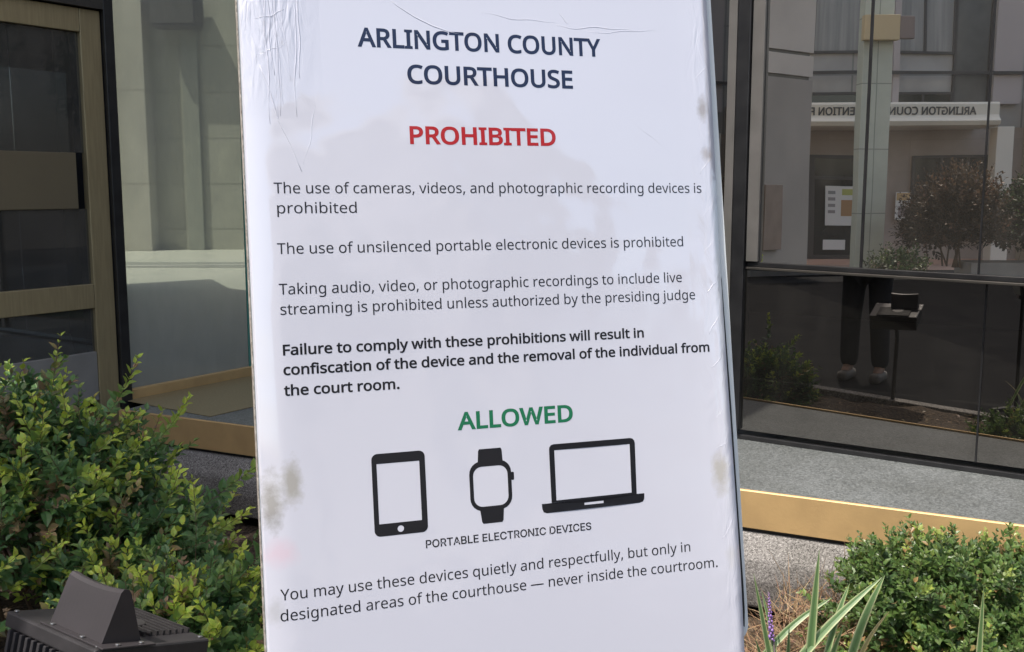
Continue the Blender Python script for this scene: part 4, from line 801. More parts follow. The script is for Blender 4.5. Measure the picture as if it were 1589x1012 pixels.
# ------------------------------------------------------------------ planting
import itertools
class Leaves:
    def __init__(self): self.v, self.f, self.c = [], [], []
    def leaf(self, p, d, nrm, L, W, tint, fold=.25, curl=.15):
        d = d.normalized(); s = d.cross(nrm)
        if s.length < 1e-4: s = d.orthogonal()
        s.normalize(); n = s.cross(d).normalized()
        i = len(self.v); h = W * .5
        P = lambda a, w, z: p + d * (L * a) + s * (h * w) + n * (z)
        f = fold * h; c = curl * L
        self.v += [P(0, 0, 0), P(.30, .92, f - c * .09), P(.30, 0, -c * .09), P(.30, -.92, f - c * .09),
                   P(.62, .80, f * .9 - c * .38), P(.62, 0, -c * .38), P(.62, -.80, f * .9 - c * .38), P(1, 0, -c)]
        self.f += [(i, i + 2, i + 1), (i, i + 3, i + 2), (i + 1, i + 2, i + 5, i + 4), (i + 2, i + 3, i + 6, i + 5), (i + 4, i + 5, i + 7), (i + 5, i + 6, i + 7)]
        self.c += [tint] * 8
    def build(self, name, mat, parent):
        me = bpy.data.meshes.new(name)
        me.from_pydata([tuple(v) for v in self.v], [], self.f)
        at = me.color_attributes.new("tint", 'FLOAT_COLOR', 'POINT')
        flat = list(itertools.chain.from_iterable((c[0], c[1], c[2], 1.0) for c in self.c))
        at.data.foreach_set("color", flat)
        return link_mesh(name, me, mat, parent, False)

def rnd_dir(rg):
    while True:
        v = Vector((rg.uniform(-1, 1), rg.uniform(-1, 1), rg.uniform(-1, 1)))
        if .05 < v.length < 1: return v.normalized()

def shrub(name, loc, label, cat, blobs, n_shoots, shoot_len, leaf_l, leaf_w, pairs, mat, stem_mat, seed, young=.35, brown=.02, up=.55, extra=(), group=None):
    """blobs: (centre, radii, weight) in metres from the base; shoots leave the blob's shell and carry paired leaves"""
    rg = random.Random(seed)
    root = empty(name, loc, label, cat, 0, group)
    lv, st = Leaves(), MB()
    wts = [b[2] for b in blobs]
    def inside(p):
        for c, r, _ in blobs:
            q = p - Vector(c)
            if (q.x / r[0]) ** 2 + (q.y / r[1]) ** 2 + (q.z / r[2]) ** 2 < 1: return True
        return False
    shoots = []
    for _ in range(n_shoots):
        c, r, w = rg.choices(blobs, wts)[0]
        d = rnd_dir(rg)
        if d.z < -.35: d.z = -d.z
        rad = rg.uniform(.62, 1.0) if rg.random() < .8 else rg.uniform(.3, .7)
        p = Vector(c) + Vector((d.x * r[0], d.y * r[1], d.z * r[2])) * rad
        if p.z < -.02: p.z = abs(p.z) * .3
        out = (d + Vector((0, 0, up)) + rnd_dir(rg) * .75).normalized()
        shoots.append((p, out, shoot_len * rg.uniform(.55, 1.35), rg.random() < young, rg.random() < brown, rad))
    for p, out, L in extra:
        shoots.append((Vector(p), Vector(out).normalized(), L, True, False, 1.0))
    for p, out, L, yg, bw, rad in shoots:
        side = rnd_dir(rg)
        bend = rnd_dir(rg) * .35 + Vector((0, 0, .25))
        npair = max(3, int(pairs * L / shoot_len))
        pts = []
        for k in range(npair + 1):
            t = k / npair
            pts.append(p + out * (L * t) + bend * (L * t * t * .5))
        st.tube([pts[0] - out * (L * .5)] + pts[::2] + [pts[-1]], [leaf_l * .022] * (len(pts[::2]) + 1) + [leaf_l * .01], 4)
        a0 = rg.uniform(0, math.pi)
        base_g = rg.uniform(.0, 1.0)
        for k in range(npair + 1):
            t = k / npair
            ax = (pts[min(k + 1, npair)] - pts[max(k - 1, 0)]).normalized()
            s1 = ax.orthogonal().normalized(); s2 = ax.cross(s1)
            a = a0 + (math.pi / 2 if k % 2 else 0) + rg.uniform(-.35, .35)
            for sg in (1, -1):
                if k == npair and sg < 0: sgd = 0
                o = (s1 * math.cos(a) + s2 * math.sin(a)) * sg
                lean = .55 + .9 * t + rg.uniform(-.2, .3)
                dd = (o + ax * lean + Vector((0, 0, .12))).normalized()
                nrm = (ax - dd * ax.dot(dd)) * .5 + Vector((0, -.35, .75)) + rnd_dir(rg) * .35
                sz = (1.0 - .45 * t ** 2) * rg.uniform(.5, 1.3)
                y = 0.0
                if yg: y = max(0.0, min(1.0, (t - .3) * 1.7)) * rg.uniform(.7, 1)
                elif rad > .9: y = max(0.0, t - .6) * rg.uniform(.2, .9)
                b = 0.0
                if bw: b = rg.uniform(.5, 1.0)
                elif rg.random() < brown * .5: b = rg.uniform(.4, 1)
                g = min(1, max(0, base_g * .7 + rg.uniform(-.1, .4)))
                lv.leaf(pts[k] + o * leaf_l * .04, dd, nrm, leaf_l * sz, leaf_w * sz, (y, g, b), rg.uniform(.1, .5), rg.uniform(.0, .35))
    # a few woody stems from the ground
    for k in range(9):
        c, r, w = rg.choices(blobs, wts)[0]
        tip = Vector(c) + Vector((rg.uniform(-.5, .5) * r[0], rg.uniform(-.5, .5) * r[1], r[2] * .5))
        b0 = Vector((c[0] * .5 + rg.uniform(-.05, .05), c[1] * .5 + rg.uniform(-.05, .05), -.02))
        st.tube([b0, b0.lerp(tip, .5) + rnd_dir(rg) * .04, tip], [leaf_l * .16, leaf_l * .11, leaf_l * .06], 6)
    st.build("stems", stem_mat, root)
    lv.build("foliage", mat, root)
    return root

M['abelia'] = leaf_mat("glossy_green_leaves", (.14, .265, .085), (.54, .65, .09), (.30, .19, .11), (.065, .14, .058), rough=.38)
M['box'] = leaf_mat("boxwood_leaves", (.135, .215, .055), (.36, .44, .10), (.40, .24, .11), (.055, .11, .035), rough=.36)
M['stem'] = plain("brown_twigs", (.09, .055, .03), (.13, .085, .05), scale=40, rough=.8)
M['stem_g'] = plain("green_twigs", (.08, .10, .03), (.10, .08, .04), scale=40, rough=.7)

shrub("leafy_shrub", (-1.45, 3.35, .06), "large leafy shrub with yellow green shoot tips below the bronze door", "shrub",
      [((-.18, .0, .36), (.46, .45, .34), 5), ((-.36, .1, .56), (.26, .30, .22), 1.2), ((.22, -.12, .20), (.26, .36, .24), 2.0), ((-.35, -.4, .28), (.40, .40, .30), 2.2)],
      900, .13, .045, .0285, 8, M['abelia'], M['stem'], 11, up=.30, young=.42, brown=.08,
      extra=[((.14, .05, .55), (.8, -.2, .55), .34), ((.36, .0, .38), (.85, -.25, .72), .42), ((.34, -.1, .30), (.9, -.2, .3), .26), ((.30, -.2, .42), (.6, -.2, .7), .2), ((-.42, -.1, .80), (.1, -.1, 1), .22), ((-.1, 0, .78), (.2, -.1, 1), .18), ((.08, 0, .72), (.6, -.1, .7), .22)])
shrub("low_shrub", (-.98, 2.72, .07), "low leafy shrub between the black floodlight and the notice board", "shrub",
      [((.0, .0, .12), (.32, .34, .22), 4), ((.10, -.05, .18), (.20, .25, .18), 1.5)],
      480, .11, .042, .026, 8, M['abelia'], M['stem'], 23, up=.35, young=.36, brown=.06,
      extra=[((.24, 0, .42), (.6, -.2, .7), .2), ((.1, 0, .5), (.1, -.1, 1), .16)])
shrub("boxwood_bush", (1.35, 2.80, .02), "dense clipped boxwood bush in front of the brass ledge", "bush",
      [((-.02, .0, .20), (.42, .34, .28), 5), ((-.18, .02, .30), (.20, .24, .19), 1.3), ((.16, .0, .26), (.30, .3, .17), 1.3), ((-.06, -.3, .12), (.34, .22, .20), 1.8)],
      1500, .072, .028, .0188, 7, M['box'], M['stem_g'], 37, young=.14, brown=.025,
      extra=[((.0, 0, .46), (.15, -.1, 1), .10), ((-.28, 0, .44), (-.2, -.1, 1), .07)])

# variegated lilyturf
def blade_mat():
    m, nt, p = new_mat("cream_edged_blade"); N, Lk = nt.nodes, nt.links
    at = N.new("ShaderNodeAttribute"); at.attribute_name = "tint"
    sp = N.new("ShaderNodeSeparateColor"); Lk.new(at.outputs["Color"], sp.inputs[0])
    r = N.new("ShaderNodeValToRGB"); r.color_ramp.interpolation = 'LINEAR'
    e = r.color_ramp.elements
    e[0].position = .0; e[0].color = (.11, .20, .075, 1)
    e[1].position = 1; e[1].color = (.46, .50, .26, 1)
    q = e.new(.30); q.color = (.13, .23, .09, 1)
    q = e.new(.50); q.color = (.16, .27, .11, 1)
    q = e.new(.80); q.color = (.50, .54, .29, 1)
    Lk.new(sp.outputs[0], r.inputs[0])
    mx = N.new("ShaderNodeMix"); mx.data_type = 'RGBA'; Lk.new(sp.outputs[2], mx.inputs[0]); Lk.new(r.outputs[0], mx.inputs[6]); mx.inputs[7].default_value = (.42, .28, .13, 1)
    Lk.new(mx.outputs[2], p.inputs["Base Color"]); setp(p, rough=.42)
    tl = N.new("ShaderNodeBsdfTranslucent"); Lk.new(mx.outputs[2], tl.inputs[0])
    ms = N.new("ShaderNodeMixShader"); ms.inputs[0].default_value = .25
    Lk.new(p.outputs[0], ms.inputs[1]); Lk.new(tl.outputs[0], ms.inputs[2]); Lk.new(ms.outputs[0], N["Material Output"].inputs[0])
    return m
M['blade'] = blade_mat()
M['flower'] = plain("purple_flower", (.27, .13, .42), (.40, .24, .55), scale=80, rough=.7)
M['flower_stem'] = plain("purple_green_stem", (.14, .12, .10), (.16, .10, .16), scale=30, rough=.7)
M['straw'] = leaf_mat("dry_straw", (.34, .21, .12), (.48, .36, .22), (.22, .12, .07), (.24, .15, .085), rough=.8, trans=.15)

def blade(lv, p, tip, W, sag, rg, dry=0.0, n=14, face=False):
    """arched strap leaf from p to tip"""
    p, tip = Vector(p), Vector(tip)
    d = tip - p
    prev = None
    view = (EYE - (p + tip) * .5) if not face else face
    side = d.cross(view) if face is not False else d.cross(Vector((0, 0, 1)))
    if side.length < .02: side = Vector((1, 0, 0))
    side.normalize()
    if face is False: side = (side + Vector((rg.uniform(-.5, .5), rg.uniform(-.5, .5), 0))).normalized()
    cols = (-1, -.62, 0, .62, 1); tin = (1, .55, 0, .55, 1)
    for k in range(n + 1):
        t = k / n
        c = p + d * t + Vector((0, 0, sag * math.sin(math.pi * t) * d.length))
        w = W * .43 * min(1, .55 + 1.6 * t) * (1 - max(0, t - .55) ** 2 / .2025) ** .75 if t < 1 else 0.0003
        i = len(lv.v)
        for q, tt in zip(cols, tin):
            lv.v.append(c + side * (w * q) + side.cross(d).normalized() * (abs(q) * w * .30))
            lv.c.append((tt, rg.random(), dry * (t ** .5)))
        if prev is not None:
            for j in range(4): lv.f.append((prev + j, prev + j + 1, i + j + 1, i + j))
        prev = i
def spike(root, p, tip, rg, name="flower_spike"):
    p, tip = Vector(p), Vector(tip); d = tip - p
    sm = MB().tube([p, p.lerp(tip, .5) + Vector((.01, 0, 0)), tip], [.003, .0025, .0012], 6).build("flower_stem", M['flower_stem'], root, True)
    f = MB()
    for k in range(44):
        t = .82 + .18 * k / 44
        c = p.lerp(tip, t); r = .0042 * (1.08 - (t - .82) / .18) ** .7
        a = k * 2.4
        f.ball(c + Vector((math.cos(a), math.sin(a), .2)) * r, rg.uniform(.0018, .0032) * (1.15 - .6 * (t - .82) / .18), (1, 1, 1.2), None, 6)
    return f.build(name, M['flower'], root, True)
def tuft(loc, label, named, n, seed, spikes=(), reach=.28, high=.5):
    rg = random.Random(seed)
    root = empty("lilyturf", loc, label, "plant", 0, "variegated lilyturf tufts by the notice")
    lv = Leaves()
    for tip, W, sag, dry, *bs in named:
        b0 = tuple(Vector(bs[0]) - Vector(loc)) if bs else (rg.uniform(-.04, .04), rg.uniform(-.04, .04), -.01)
        blade(lv, b0, Vector(tip) - Vector(loc), W, sag, rg, dry, 14, EYE - Vector(loc) + Vector((rg.uniform(-.5, .5), 0, rg.uniform(-.3, .6))))
    for _ in range(n):
        a = rg.uniform(0, 2 * math.pi); q = reach * rg.uniform(.25, 1)
        blade(lv, (rg.uniform(-.06, .06), rg.uniform(-.06, .06), -.01), (math.cos(a) * q, math.sin(a) * q, high * rg.uniform(.35, .95) - q * .3), rg.uniform(.011, .018), rg.uniform(.05, .25), rg, .7 if rg.random() < .12 else 0)
    lv.build("blades", M['blade'], root)
    for p, tip in spikes: spike(root, Vector(p) - Vector(loc), Vector(tip) - Vector(loc), rg)
    return root
def at(px, py, depth):
    a = R(7.804); x = (px - 794.5) / 1576; y = -(py - 506) / 1576
    d = Vector((x, math.cos(a) + y * math.sin(a), -math.sin(a) + y * math.cos(a)))
    return EYE + d * (depth / d.y)
tuft((.62, 2.02, .09), "variegated lilyturf tuft with tall cream edged blades and a purple flower spike beside the board",
     [((.80, 2.10, .715), .023, .10, 0, (.40, 2.02, .2)), ((.70, 2.12, .66), .018, .14, 0, (.40, 2.05, .3)), ((.509, 2.05, .743), .016, .03, 0), ((.655, 2.08, .783), .024, .04, 0), ((.79, 2.06, .735), .022, .17, 0), ((.73, 2.10, .70), .017, .18, 0), ((.68, 1.98, .66), .019, .12, 0), ((.53, 2.06, .70), .012, .16, 0),
      ((.56, 1.95, .67), .018, .05, 0), ((.50, 1.98, .63), .016, .12, 0), ((.60, 1.96, .62), .017, .1, 0), ((.80, 2.05, .66), .011, .2, .6)], 26, 5,
     [((.60, 2.05, .1), (.537, 2.03, .71))])
tuft((.36, 1.60, .10), "small lilyturf tuft with a purple flower spike against the lower corner of the board",
     [((.44, 1.66, .55), .012, .1, 0)], 9, 6, [((.345, 1.46, .1), (.3135, 1.435, .915))], .16, .36)
tuft((1.02, 2.02, .09), "lilyturf tuft with one upright pale tipped blade before the boxwood",
     [((.982, 2.02, .725), .017, .04, 0), ((.93, 2.0, .50), .013, .15, 0)], 18, 8, (), .3, .42)

# dry straw heaped at the foot of the ledge: one mass
rg = random.Random(3); lv = Leaves()
for _ in range(1000):
    x = rg.gauss(.98, .15); y = rg.gauss(2.95 - .3 * (x - .9), .13)
    h = .22 * math.exp(-((x - .98) / .22) ** 2) * rg.uniform(.1, 1)
    d = rnd_dir(rg); d.z = abs(d.z) * .9 + .15
    lv.leaf(Vector((x, y, .05 + h)), d, rnd_dir(rg), rg.uniform(.08, .22), rg.uniform(.0022, .005), (rg.uniform(0, .8), rg.random(), rg.uniform(0, .5)), .1, rg.uniform(-.4, .4))
for _ in range(900):
    x = rg.uniform(.3, 1.9); y = rg.uniform(1.7, 3.2)
    d = rnd_dir(rg); d.z = abs(d.z) * .3
    lv.leaf(Vector((x, y, .10)), d, Vector((0, 0, 1)), rg.uniform(.05, .16), rg.uniform(.002, .005), (rg.uniform(0, .7), rg.random(), rg.uniform(0, .6)), .1, .2)
o = lv.build("dry_grass", M['straw'], None)
tag(o, "dry straw coloured grass heaped at the foot of the ledge", "grass", None, "stuff")
# fallen leaves and bark on the bed
rg = random.Random(9); lv = Leaves()
for _ in range(900):
    x = rg.uniform(-2.4, 2.0); y = rg.uniform(edge_y(x) + .12, 3.6 - .481 * x)
    lv.leaf(Vector((x, y, .10 + rg.uniform(-.02, .03))), Vector((rg.uniform(-1, 1), rg.uniform(-1, 1), rg.uniform(-.2, .3))), Vector((0, 0, 1)), rg.uniform(.02, .05), rg.uniform(.01, .022), (0, rg.random(), rg.uniform(.6, 1)), .3, .3)
tag(lv.build("leaf_litter", M['abelia'], None), "brown fallen leaves scattered over the planting bed", "leaf litter", None, "stuff")
M['pale'] = leaf_mat("grey_green_leaves", (.17, .19, .15), (.22, .24, .19), (.2, .2, .16), (.14, .16, .125), rough=.6)
M['far_red'] = leaf_mat("red_brown_leaves", (.085, .06, .04), (.14, .09, .055), (.13, .07, .045), (.035, .03, .022), rough=.5)
M['far_green'] = leaf_mat("far_green_leaves", (.05, .085, .03), (.10, .14, .05), (.12, .09, .05), (.02, .04, .018), rough=.5)
# ------------------------------------------------------------------ floodlight
Pf, Pl, Pr = at(148, 1009, 1.62), at(10.6, 948, 1.80), at(325, 990.7, 1.80)
e1 = (Pl - Pf); e2 = (Pr - Pf)
fl = empty("floodlight", (Pf.x + .0, Pf.y + .2, .08), "black finned metal floodlight with a wedge shaped bracket at the lower left", "floodlight")
MFL = frame_matrix(Pf - Vector(fl.location), e1, e2)         # x to the left corner, y to the right corner, z = down or up
if MFL.to_3x3().col[2].z < 0:
    MFL = frame_matrix(Pf - Vector(fl.location), e1, e2) @ Matrix.Diagonal((1, 1, -1, 1))
LA, LB = e1.length, e2.length
cast = plain("black_cast_metal", (.027, .0255, .027), (.036, .034, .036), scale=30, bump=.15, bscale=400, dist=.0006, rough=.48)
cast2 = plain("dark_bracket_metal", (.036, .033, .0355), (.043, .039, .042), scale=10, bump=.1, bscale=500, dist=.0004, rough=.42)
screw = plain("steel_screw", (.4, .4, .4), rough=.35, metal=.9)
MB().box(0, LA, 0, LB, -.028, 0, MFL, .004).build("housing", cast, fl)
h = MB().box(.006, LA - .006, .012, LB - .01, -.10, -.0282, MFL, .006)
h.build("heat_sink", cast, fl)
f = MB()
for k in range(13):
    x = .02 + (LA - .05) * k / 12
    f.box(x, x + .008, -.004, .0118, -.095, -.0284, MFL, .0015)
f.build("side_fins", cast, fl)
f = MB()
for k in range(11):
    y = LB * .36 + (LB * .58) * k / 10
    f.box(.05, LA - .045, y, y + .0045, .0002, .0085, MFL)
f.build("top_fins", cast, fl)
MB().prism(circ(LA * .44, LB * .60, .036, 28), .0003, .0095, MFL, .002).build("cable_cap", cast2, fl)
# wedge bracket: long face to the left, ridge rising to the left end
x0, x1, y0, y1 = -.0 + LA * .02, LA * .62, .022, .098
x0 = LA * .06
b = bmesh.new(); rows = []
nS = 14
for k in range(nS + 1):
    t = k / nS; x = x0 + (x1 - x0) * t
    zt = .089 + .006 * (2 * t - 1) ** 2
    sec = [(y0, .004), (y0 + .021, zt - .006), (y0 + .026, zt), (y0 + .036, zt - .001), (y0 + .042, zt - .009), (y1, .004)]
    rows.append([b.verts.new((x, s[0], s[1])) for s in sec])
for k in range(nS):
    for j in range(5): b.faces.new((rows[k][j], rows[k][j + 1], rows[k + 1][j + 1], rows[k + 1][j]))
b.faces.new(rows[0]); b.faces.new(rows[-1][::-1])
for k in range(nS): pass
mb = MB(); mb._add(b, MFL)
mb.box(x0 - .026, x1 + .01, y0 - .014, y1 + .014, .0003, .0038, MFL, .001)
mb.build("bracket", cast2, fl)
for sx_, sy_, sz_ in ((.012, .012, .0005), (LA - .014, .012, .0005), (.012, LB - .014, .0005), (x0 + .05, y0 - .007, .004), (x1 - .02, y0 - .007, .004), (x0 - .017, y0 + .02, .004), (x0 - .017, y1 - .01, .004)):
    MB().prism(circ(sx_, sy_, .0048, 12), sz_, sz_ + .003, MFL, .0008).build("screw", screw, fl)
px_ = MFL @ Vector((LA * .5, LB * .5, -.2))
MB().tube([MFL @ Vector((LA * .5, LB * .5, -.10)), MFL @ Vector((LA * .5, LB * .5, -.2)), px_ + Vector((0, .02, -.58))], .013, 12).build("post", cast, fl, True)

# ------------------------------------------------------------------ detention building across the street (seen in the glazing)
fac = empty("detention_facility", across(0, 20.7), "grey building with a lettered cream canopy mirrored in the dark glazing", "building", STREET_RZ)
conc = panelled("grey_precast", (.52, .50, .47), (.3, .3, .28), 3.4, 1.25, .02)
pink = panelled("pinkish_stone", (.50, .42, .365), (.44, .37, .32), 1.6, .62, .01)
cream = plain("cream_canopy", (.82, .76, .64), (.78, .72, .60), scale=2, rough=.5)
dglass = plain("dark_shop_glass", (.02, .022, .024), (.03, .032, .034), scale=1, rough=.05, spec=.8)
dframe = plain("dark_door_frame", (.05, .045, .045), rough=.4)
def fbox(name, x0, x1, q0, q1, z0, z1, mat, bev=0.0, parent=None):
    """x measured along the mirrored picture (right is +), q in front of the wall"""
    return MB().box(-x1, -x0, -q1, -q0, z0, z1, None, bev).build(name, mat, parent or fac)
fbox("upper_wall", -6, 22, -6, 0, 2.70, 11, conc)
fbox("lower_wall", -6, 22, -6, -.02, 0, 2.70, pink)
fbox("tan_wall", 10.25, 16, 0.001, .5, 0, 3.3, plain("tan_stone", (.42, .37, .29), (.46, .41, .33), scale=2, rough=.8))
cn = [(0, 2.67), (.95, 2.67), (1.06, 2.70), (1.10, 2.78), (1.03, 2.84), (1.0, 2.9), (1.0, 3.10), (.97, 3.14), (0, 3.14)]
A = frame_matrix((0, 0, 0), (0, -1, 0), (0, 0, 1))
MB().prism(cn, 4.9, 9.28, A).build("canopy", cream, fac)
me = glyph_mesh("ARLINGTON COUNTY DETENTION FACILITY", HUMANIST, -8.84, -5.02, 2.90, .150, .005)
letters = link_mesh("canopy_lettering", me, plain("dark_letters", (.06, .06, .06), rough=.5), fac)
letters.matrix_local = Matrix.Translation((0, -1.008, 0)) @ Matrix.Rotation(R(90), 4, 'X')
so = letters.modifiers.new("thick", 'SOLIDIFY'); so.thickness = .012; so.offset = 0
fbox("canopy_column", 9.30, 9.62, .62, .94, 0, 2.668, plain("cream_column", (.80, .74, .64), rough=.55), .01)
# upper windows
pglass = plain("pale_blind_glass", (.24, .235, .225), (.34, .33, .315), scale=2, stretch=(6, 6, .3), rough=.25)
tglass = plain("grey_window_glass", (.085, .085, .08), (.12, .12, .115), scale=2, rough=.25)
def fwin(x0, x1, z0, z1, nz=1, name="window", mat=None):
    w_ = fbox(name, x0, x1, .001, .03, z0, z1, mat or dglass)
    fr = MB()
    for xa, xb, za, zb in ((x0 - .05, x0, z0 - .05, z1 + .05), (x1, x1 + .05, z0 - .05, z1 + .05), (x0, x1, z0 - .05, z0), (x0, x1, z1, z1 + .05)):
        fr.box(-xb, -xa, -.06, -.002, za, zb)
    for k in range(1, nz):
        xm = x0 + (x1 - x0) * k / nz
        fr.box(-xm - .025, -xm + .025, -.05, -.0305, z0, z1)
    fr.build("window_frame", dframe, w_)
    return w_
for x0, x1 in ((5.0, 6.95), (7.6, 8.72)): fwin(x0, x1, 3.20, 3.36, 2)
fwin(8.80, 9.45, 3.2, 5.6, 1, "tall_window", tglass)
for x0, x1 in ((5.0, 6.95), (7.6, 8.72)): fwin(x0, x1, 4.2, 5.9, 2, mat=pglass)
for x in (7.0, 7.53, 9.52, 4.9): fbox("pilaster", x, x + .12 if x != 9.52 else x + .55, .001, .16, 3.16, 11, plain("pinkish_pilaster", (.50, .44, .42), rough=.8))
fbox("ledge_band", -6, 22, .17, .24, 3.74, 3.80, dframe)
# doors and the shop window
dr = fbox("entrance_doors", 5.0, 7.06, .001, .05, .12, 2.14, dglass)
f = MB()
for x in (4.98, 5.95, 6.05, 7.06): f.box(-x - .05, -x + .05, -.09, -.0505, .12, 2.14)
for z in (.12, 1.68, 2.1): f.box(-7.1, -4.95, -.085, -.0508, z, z + .07)
f.build("door_frame", dframe, dr)
sw = fwin(8.09, 9.72, .55, 2.12, 3, "shop_window")
fbox("base_course", -6, 22, .001, .08, 0, .11, plain("salmon_base", (.55, .36, .28), rough=.8))
def sheet_poster(x0, x1, z0, z1, label, cols):
    e_ = empty("wall_poster", fac.matrix_basis @ Vector((-(x0 + x1) / 2, -.105, z0)), label, "poster", STREET_RZ)
    w_, h_ = x1 - x0, z1 - z0
    MB().box(-w_ / 2, w_ / 2, -.004, 0, 0, h_).build("paper", plain("poster_paper", (.78, .77, .74), rough=.5), e_)
    for (a, b_, c, d, col) in cols:
        MB().box(-w_ / 2 + a * w_, -w_ / 2 + b_ * w_, -.008, -.0045, c * h_, d * h_).build("printed_block", plain("print_%d" % int(col[0] * 1000), col, rough=.5), e_)
sheet_poster(6.31, 6.97, .79, 1.56, "white poster with a tan picture on the dark door across the street",
             [(.08, .52, .25, .66, (.45, .26, .12)), (.12, .5, .78, .93, (.50, .52, .15)), (.7, .92, .80, .88, (.3, .3, .3)), (.7, .92, .64, .72, (.32, .3, .3)), (.7, .92, .48, .56, (.31, .3, .3)), (.7, .92, .32, .40, (.33, .3, .3))])
sheet_poster(6.28, 6.74, .30, .50, "small blank white notice low on the dark door across the street", [])
sheet_poster(7.72, 8.02, .90, 1.45, "tan and white picture poster on the pink pier across the street", [(.05, .95, .7, .97, (.62, .42, .2)), (.2, .8, .1, .5, (.35, .3, .3))])

# pale pier with its box lamp, standing between the street and the glazing
p0 = across(6.28, 18.0)
pl = empty("street_pillar", p0, "pale green square pillar with a box lamp mirrored in the dark glazing", "pillar", STREET_RZ)
MB().box(-.25, .25, -.14, .14, 0, 7, None, .01).build("shaft", panelled("pale_green_metal", (.62, .66, .56), (.35, .38, .33), 3, 1.1, .01), pl)
MB().box(-.30, .30, -.30, -.141, 4.0, 4.42, None, .01).build("lamp_box", plain("tan_lamp", (.60, .48, .28), rough=.5), pl)
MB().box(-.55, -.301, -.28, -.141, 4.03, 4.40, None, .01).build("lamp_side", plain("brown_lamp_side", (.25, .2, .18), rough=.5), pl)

# planter and shrubs in front of it
pw = empty("planter_wall", across(8.3, 16.2), "low grey concrete planter wall mirrored below the trees", "planter", STREET_RZ)
MB().box(-2.6, 1.1, -.3, .3, 0, .38, None, .01).build("planter_box", plain("grey_planter", (.34, .33, .32), (.40, .39, .38), scale=3, rough=.8), pw)
shrub("plaza_shrub", across(7.1, 16.2, .3), "reddish brown shrub in the planter mirrored in the dark glazing", "shrub", [((0, 0, .60), (.75, .55, .75), 1), ((-.7, 0, .45), (.6, .45, .60), .8)], 1200, .3, .10, .05, 5, M['far_red'], M['stem'], 51, .2, .1)
shrub("plaza_shrub", across(8.5, 16.0, .3), "dark green shrub in the planter mirrored at the edge of the glazing", "shrub", [((0, 0, .60), (.95, .6, .72), 1), ((-.9, 0, .45), (.6, .5, .65), .6)], 1100, .3, .10, .05, 5, M['far_green'], M['stem'], 52, .2, .05)
shrub("plaza_shrub", across(5.95, 15.6, .0), "small low green shrub at the kerb mirrored above the transom", "shrub", [((0, 0, .22), (.55, .4, .28), 1)], 150, .2, .08, .045, 5, M['far_green'], M['stem'], 53, .2, .05)

# street buildings behind the photographer, mirrored in the laminate
ob = empty("office_block", (14, -22, 0), "pale office block across the street behind the photographer", "building", R(-36))
wallm = panelled("office_stone", (.62, .58, .50), (.3, .28, .25), 2.2, 1.4, .02)
MB().box(-9, 9, -5, 5, 0, 8.6).build("wall", wallm, ob)
MB().box(-9.3, 9.3, -5.3, 5.3, 8.62, 9.0).build("roof", cream, ob)
for i in range(6):
    for k in range(2):
        w_ = MB().box(-8 + i * 2.8, -6.2 + i * 2.8, 5.001, 5.06, 1.2 + k * 3.6, 3.5 + k * 3.6).build("window", dglass, ob)
for i, (x, y, s) in enumerate(((6.0, -11.5, 1.0), (10.5, -12.5, 1.25))):
    tr = empty("street_tree", (x, y, 0), ["round street tree behind the photographer", "taller street tree in front of the office block"][i], "tree", 0, None)
    MB().tube([(0, 0, -.1), (.05, 0, 1.4 * s), (.0, .05, 3.2 * s)], [.13 * s, .10 * s, .06 * s], 10).build("trunk", M['stem'], tr, True)
    rg = random.Random(70 + i); lv = Leaves()
    for _ in range(1500):
        d = rnd_dir(rg); p = Vector((d.x * 1.5, d.y * 1.5, d.z * 1.3)) * s * rg.uniform(.4, 1) + Vector((0, 0, 3.9 * s))
        for q in range(3):
            lv.leaf(p + rnd_dir(rg) * .1, rnd_dir(rg), rnd_dir(rg), .13, .07, (rg.uniform(0, .4), rg.random(), 0), .2, .2)
    lv.build("crown", M['far_green'], tr)

# ------------------------------------------------------------------ passer-by reflected in the lower glazing
cloth_dark = plain("dark_trousers", (.022, .022, .026), (.032, .032, .036), scale=20, rough=.85)
cloth_top = plain("charcoal_jacket", (.028, .027, .026), (.04, .038, .036), scale=20, rough=.85)
skin = plain("skin", (.48, .30, .22), rough=.5)
shoe = plain("pale_soled_shoe", (.22, .20, .18), rough=.6)
hair = plain("dark_hair", (.03, .022, .018), rough=.6)
def skinned(name, verts, edges, radii, mat, parent, sub=2):
    me = bpy.data.meshes.new(name); me.from_pydata(verts, edges, [])
    o = bpy.data.objects.new(name, me); COL.objects.link(o)
    sk = o.modifiers.new("skin", 'SKIN'); sk.use_smooth_shade = True
    for i, r_ in enumerate(radii):
        sv = me.skin_vertices[0].data[i]
        sv.radius = r_ if isinstance(r_, tuple) else (r_, r_); sv.use_root = (i == 0)
    ss = o.modifiers.new("sub", 'SUBSURF'); ss.levels = sub; ss.render_levels = sub
    me.materials.append(mat); o.parent = parent
    return o
pr = empty("person", (-1.98, .96, 0), "person in dark trousers and jacket holding up a phone, mirrored in the glazing", "person", -R(34))
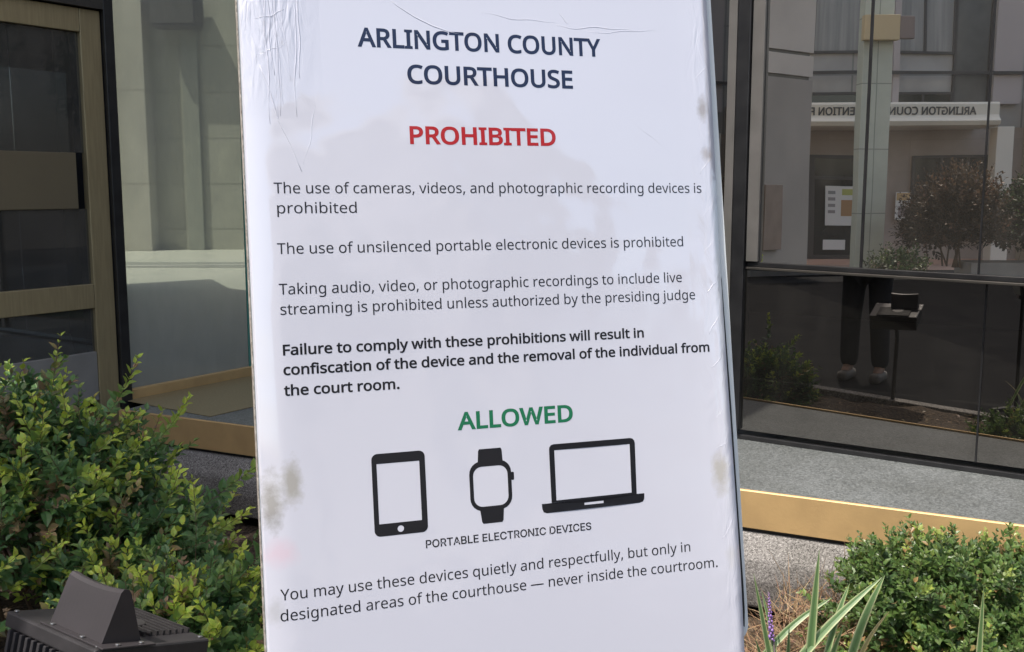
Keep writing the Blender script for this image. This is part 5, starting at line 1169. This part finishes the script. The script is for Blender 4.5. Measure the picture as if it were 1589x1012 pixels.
# +Y is the way the person faces
vb = [(0, 0, .95), (0, .0, 1.12), (0, .0, 1.30), (0, -.01, 1.44), (0, 0, 1.52), (0, .015, 1.60), (0, .02, 1.68),
      (-.10, 0, .90), (-.12, .02, .50), (-.13, 0, .10), (-.13, .12, .05),
      (.10, 0, .90), (.11, .03, .50), (.12, .0, .10), (.12, .12, .05),
      (-.19, 0, 1.42), (-.25, .05, 1.16), (-.10, .26, 1.27),
      (.19, 0, 1.42), (.27, .05, 1.16), (.12, .26, 1.25), (-.06, .30, 1.30), (.07, .30, 1.28)]
eb = [(0, 1), (1, 2), (2, 3), (3, 4), (4, 5), (5, 6), (0, 7), (7, 8), (8, 9), (9, 10), (0, 11), (11, 12), (12, 13), (13, 14), (3, 15), (15, 16), (16, 17), (3, 18), (18, 19), (19, 20), (17, 21), (20, 22)]
rb = [(.14, .10), (.135, .10), (.15, .105), (.09, .08), .052, .085, .075, .085, .062, .045, .035, .085, .062, .045, .035, .055, .043, .03, .055, .043, .03, .03, .03]
skinned("body", vb, eb, rb, skin, pr)
skinned("trousers", [(0, 0, .97), (-.10, 0, .88), (-.12, .02, .50), (-.13, 0, .08), (.10, 0, .88), (.11, .03, .50), (.12, 0, .08)], [(0, 1), (1, 2), (2, 3), (0, 4), (4, 5), (5, 6)],
        [(.165, .125), .108, .085, .075, .108, .085, .075], cloth_dark, pr)
skinned("jacket", [(0, 0, .92), (0, 0, 1.12), (0, 0, 1.30), (0, -.01, 1.44), (-.19, 0, 1.42), (-.25, .05, 1.16), (-.12, .235, 1.25), (.19, 0, 1.42), (.27, .05, 1.16), (.14, .235, 1.235)],
        [(0, 1), (1, 2), (2, 3), (3, 4), (4, 5), (5, 6), (3, 7), (7, 8), (8, 9)], [(.175, .13), (.165, .125), (.18, .13), (.11, .095), .072, .06, .045, .072, .06, .045], cloth_top, pr)
MB().ball((0, -.022, 1.70), .096, (.92, 1.02, .84)).build("hair", hair, pr, True)
MB().ball((0, .105, 1.615), .018, (.7, 1, 1.2)).build("nose", skin, pr, True)
MB().box(-.024, .024, .086, .098, 1.572, 1.580, None, .003).build("mouth", plain("lips", (.30, .13, .11), rough=.5), pr)
for s_ in (-1, 1):
    MB().ball((s_ * .031, .088, 1.648), .011, (1.1, .6, .7)).build("eye", hair, pr, True)
    MB().ball((s_ * .088, .005, 1.635), .026, (.35, .7, 1.1)).build("ear", skin, pr, True)
    MB().box(s_ * .125 - .045, s_ * .125 + .045, -.07, .20, 0, .075, None, .025).build("shoe", shoe, pr, True)
    for k in range(4):
        MB().tube([(s_ * .065, .315, 1.27 + k * .018), (s_ * .035, .355, 1.28 + k * .018), (s_ * .008, .345, 1.282 + k * .018)], [.009, .008, .007], 6).build("finger", skin, pr, True)
    MB().tube([(s_ * .055, .30, 1.335), (s_ * .03, .31, 1.365), (s_ * .012, .325, 1.37)], [.011, .010, .008], 6).build("thumb", skin, pr, True)
tag(MB().box(-.04, .04, -.005, .005, -.08, .08, Matrix.Translation(pr.matrix_basis @ Vector((0, .345, 1.33))) @ Matrix.Rotation(-R(34), 4, 'Z'), .003).build("phone", M['black']), "black phone held up in both hands by the mirrored person", "phone")
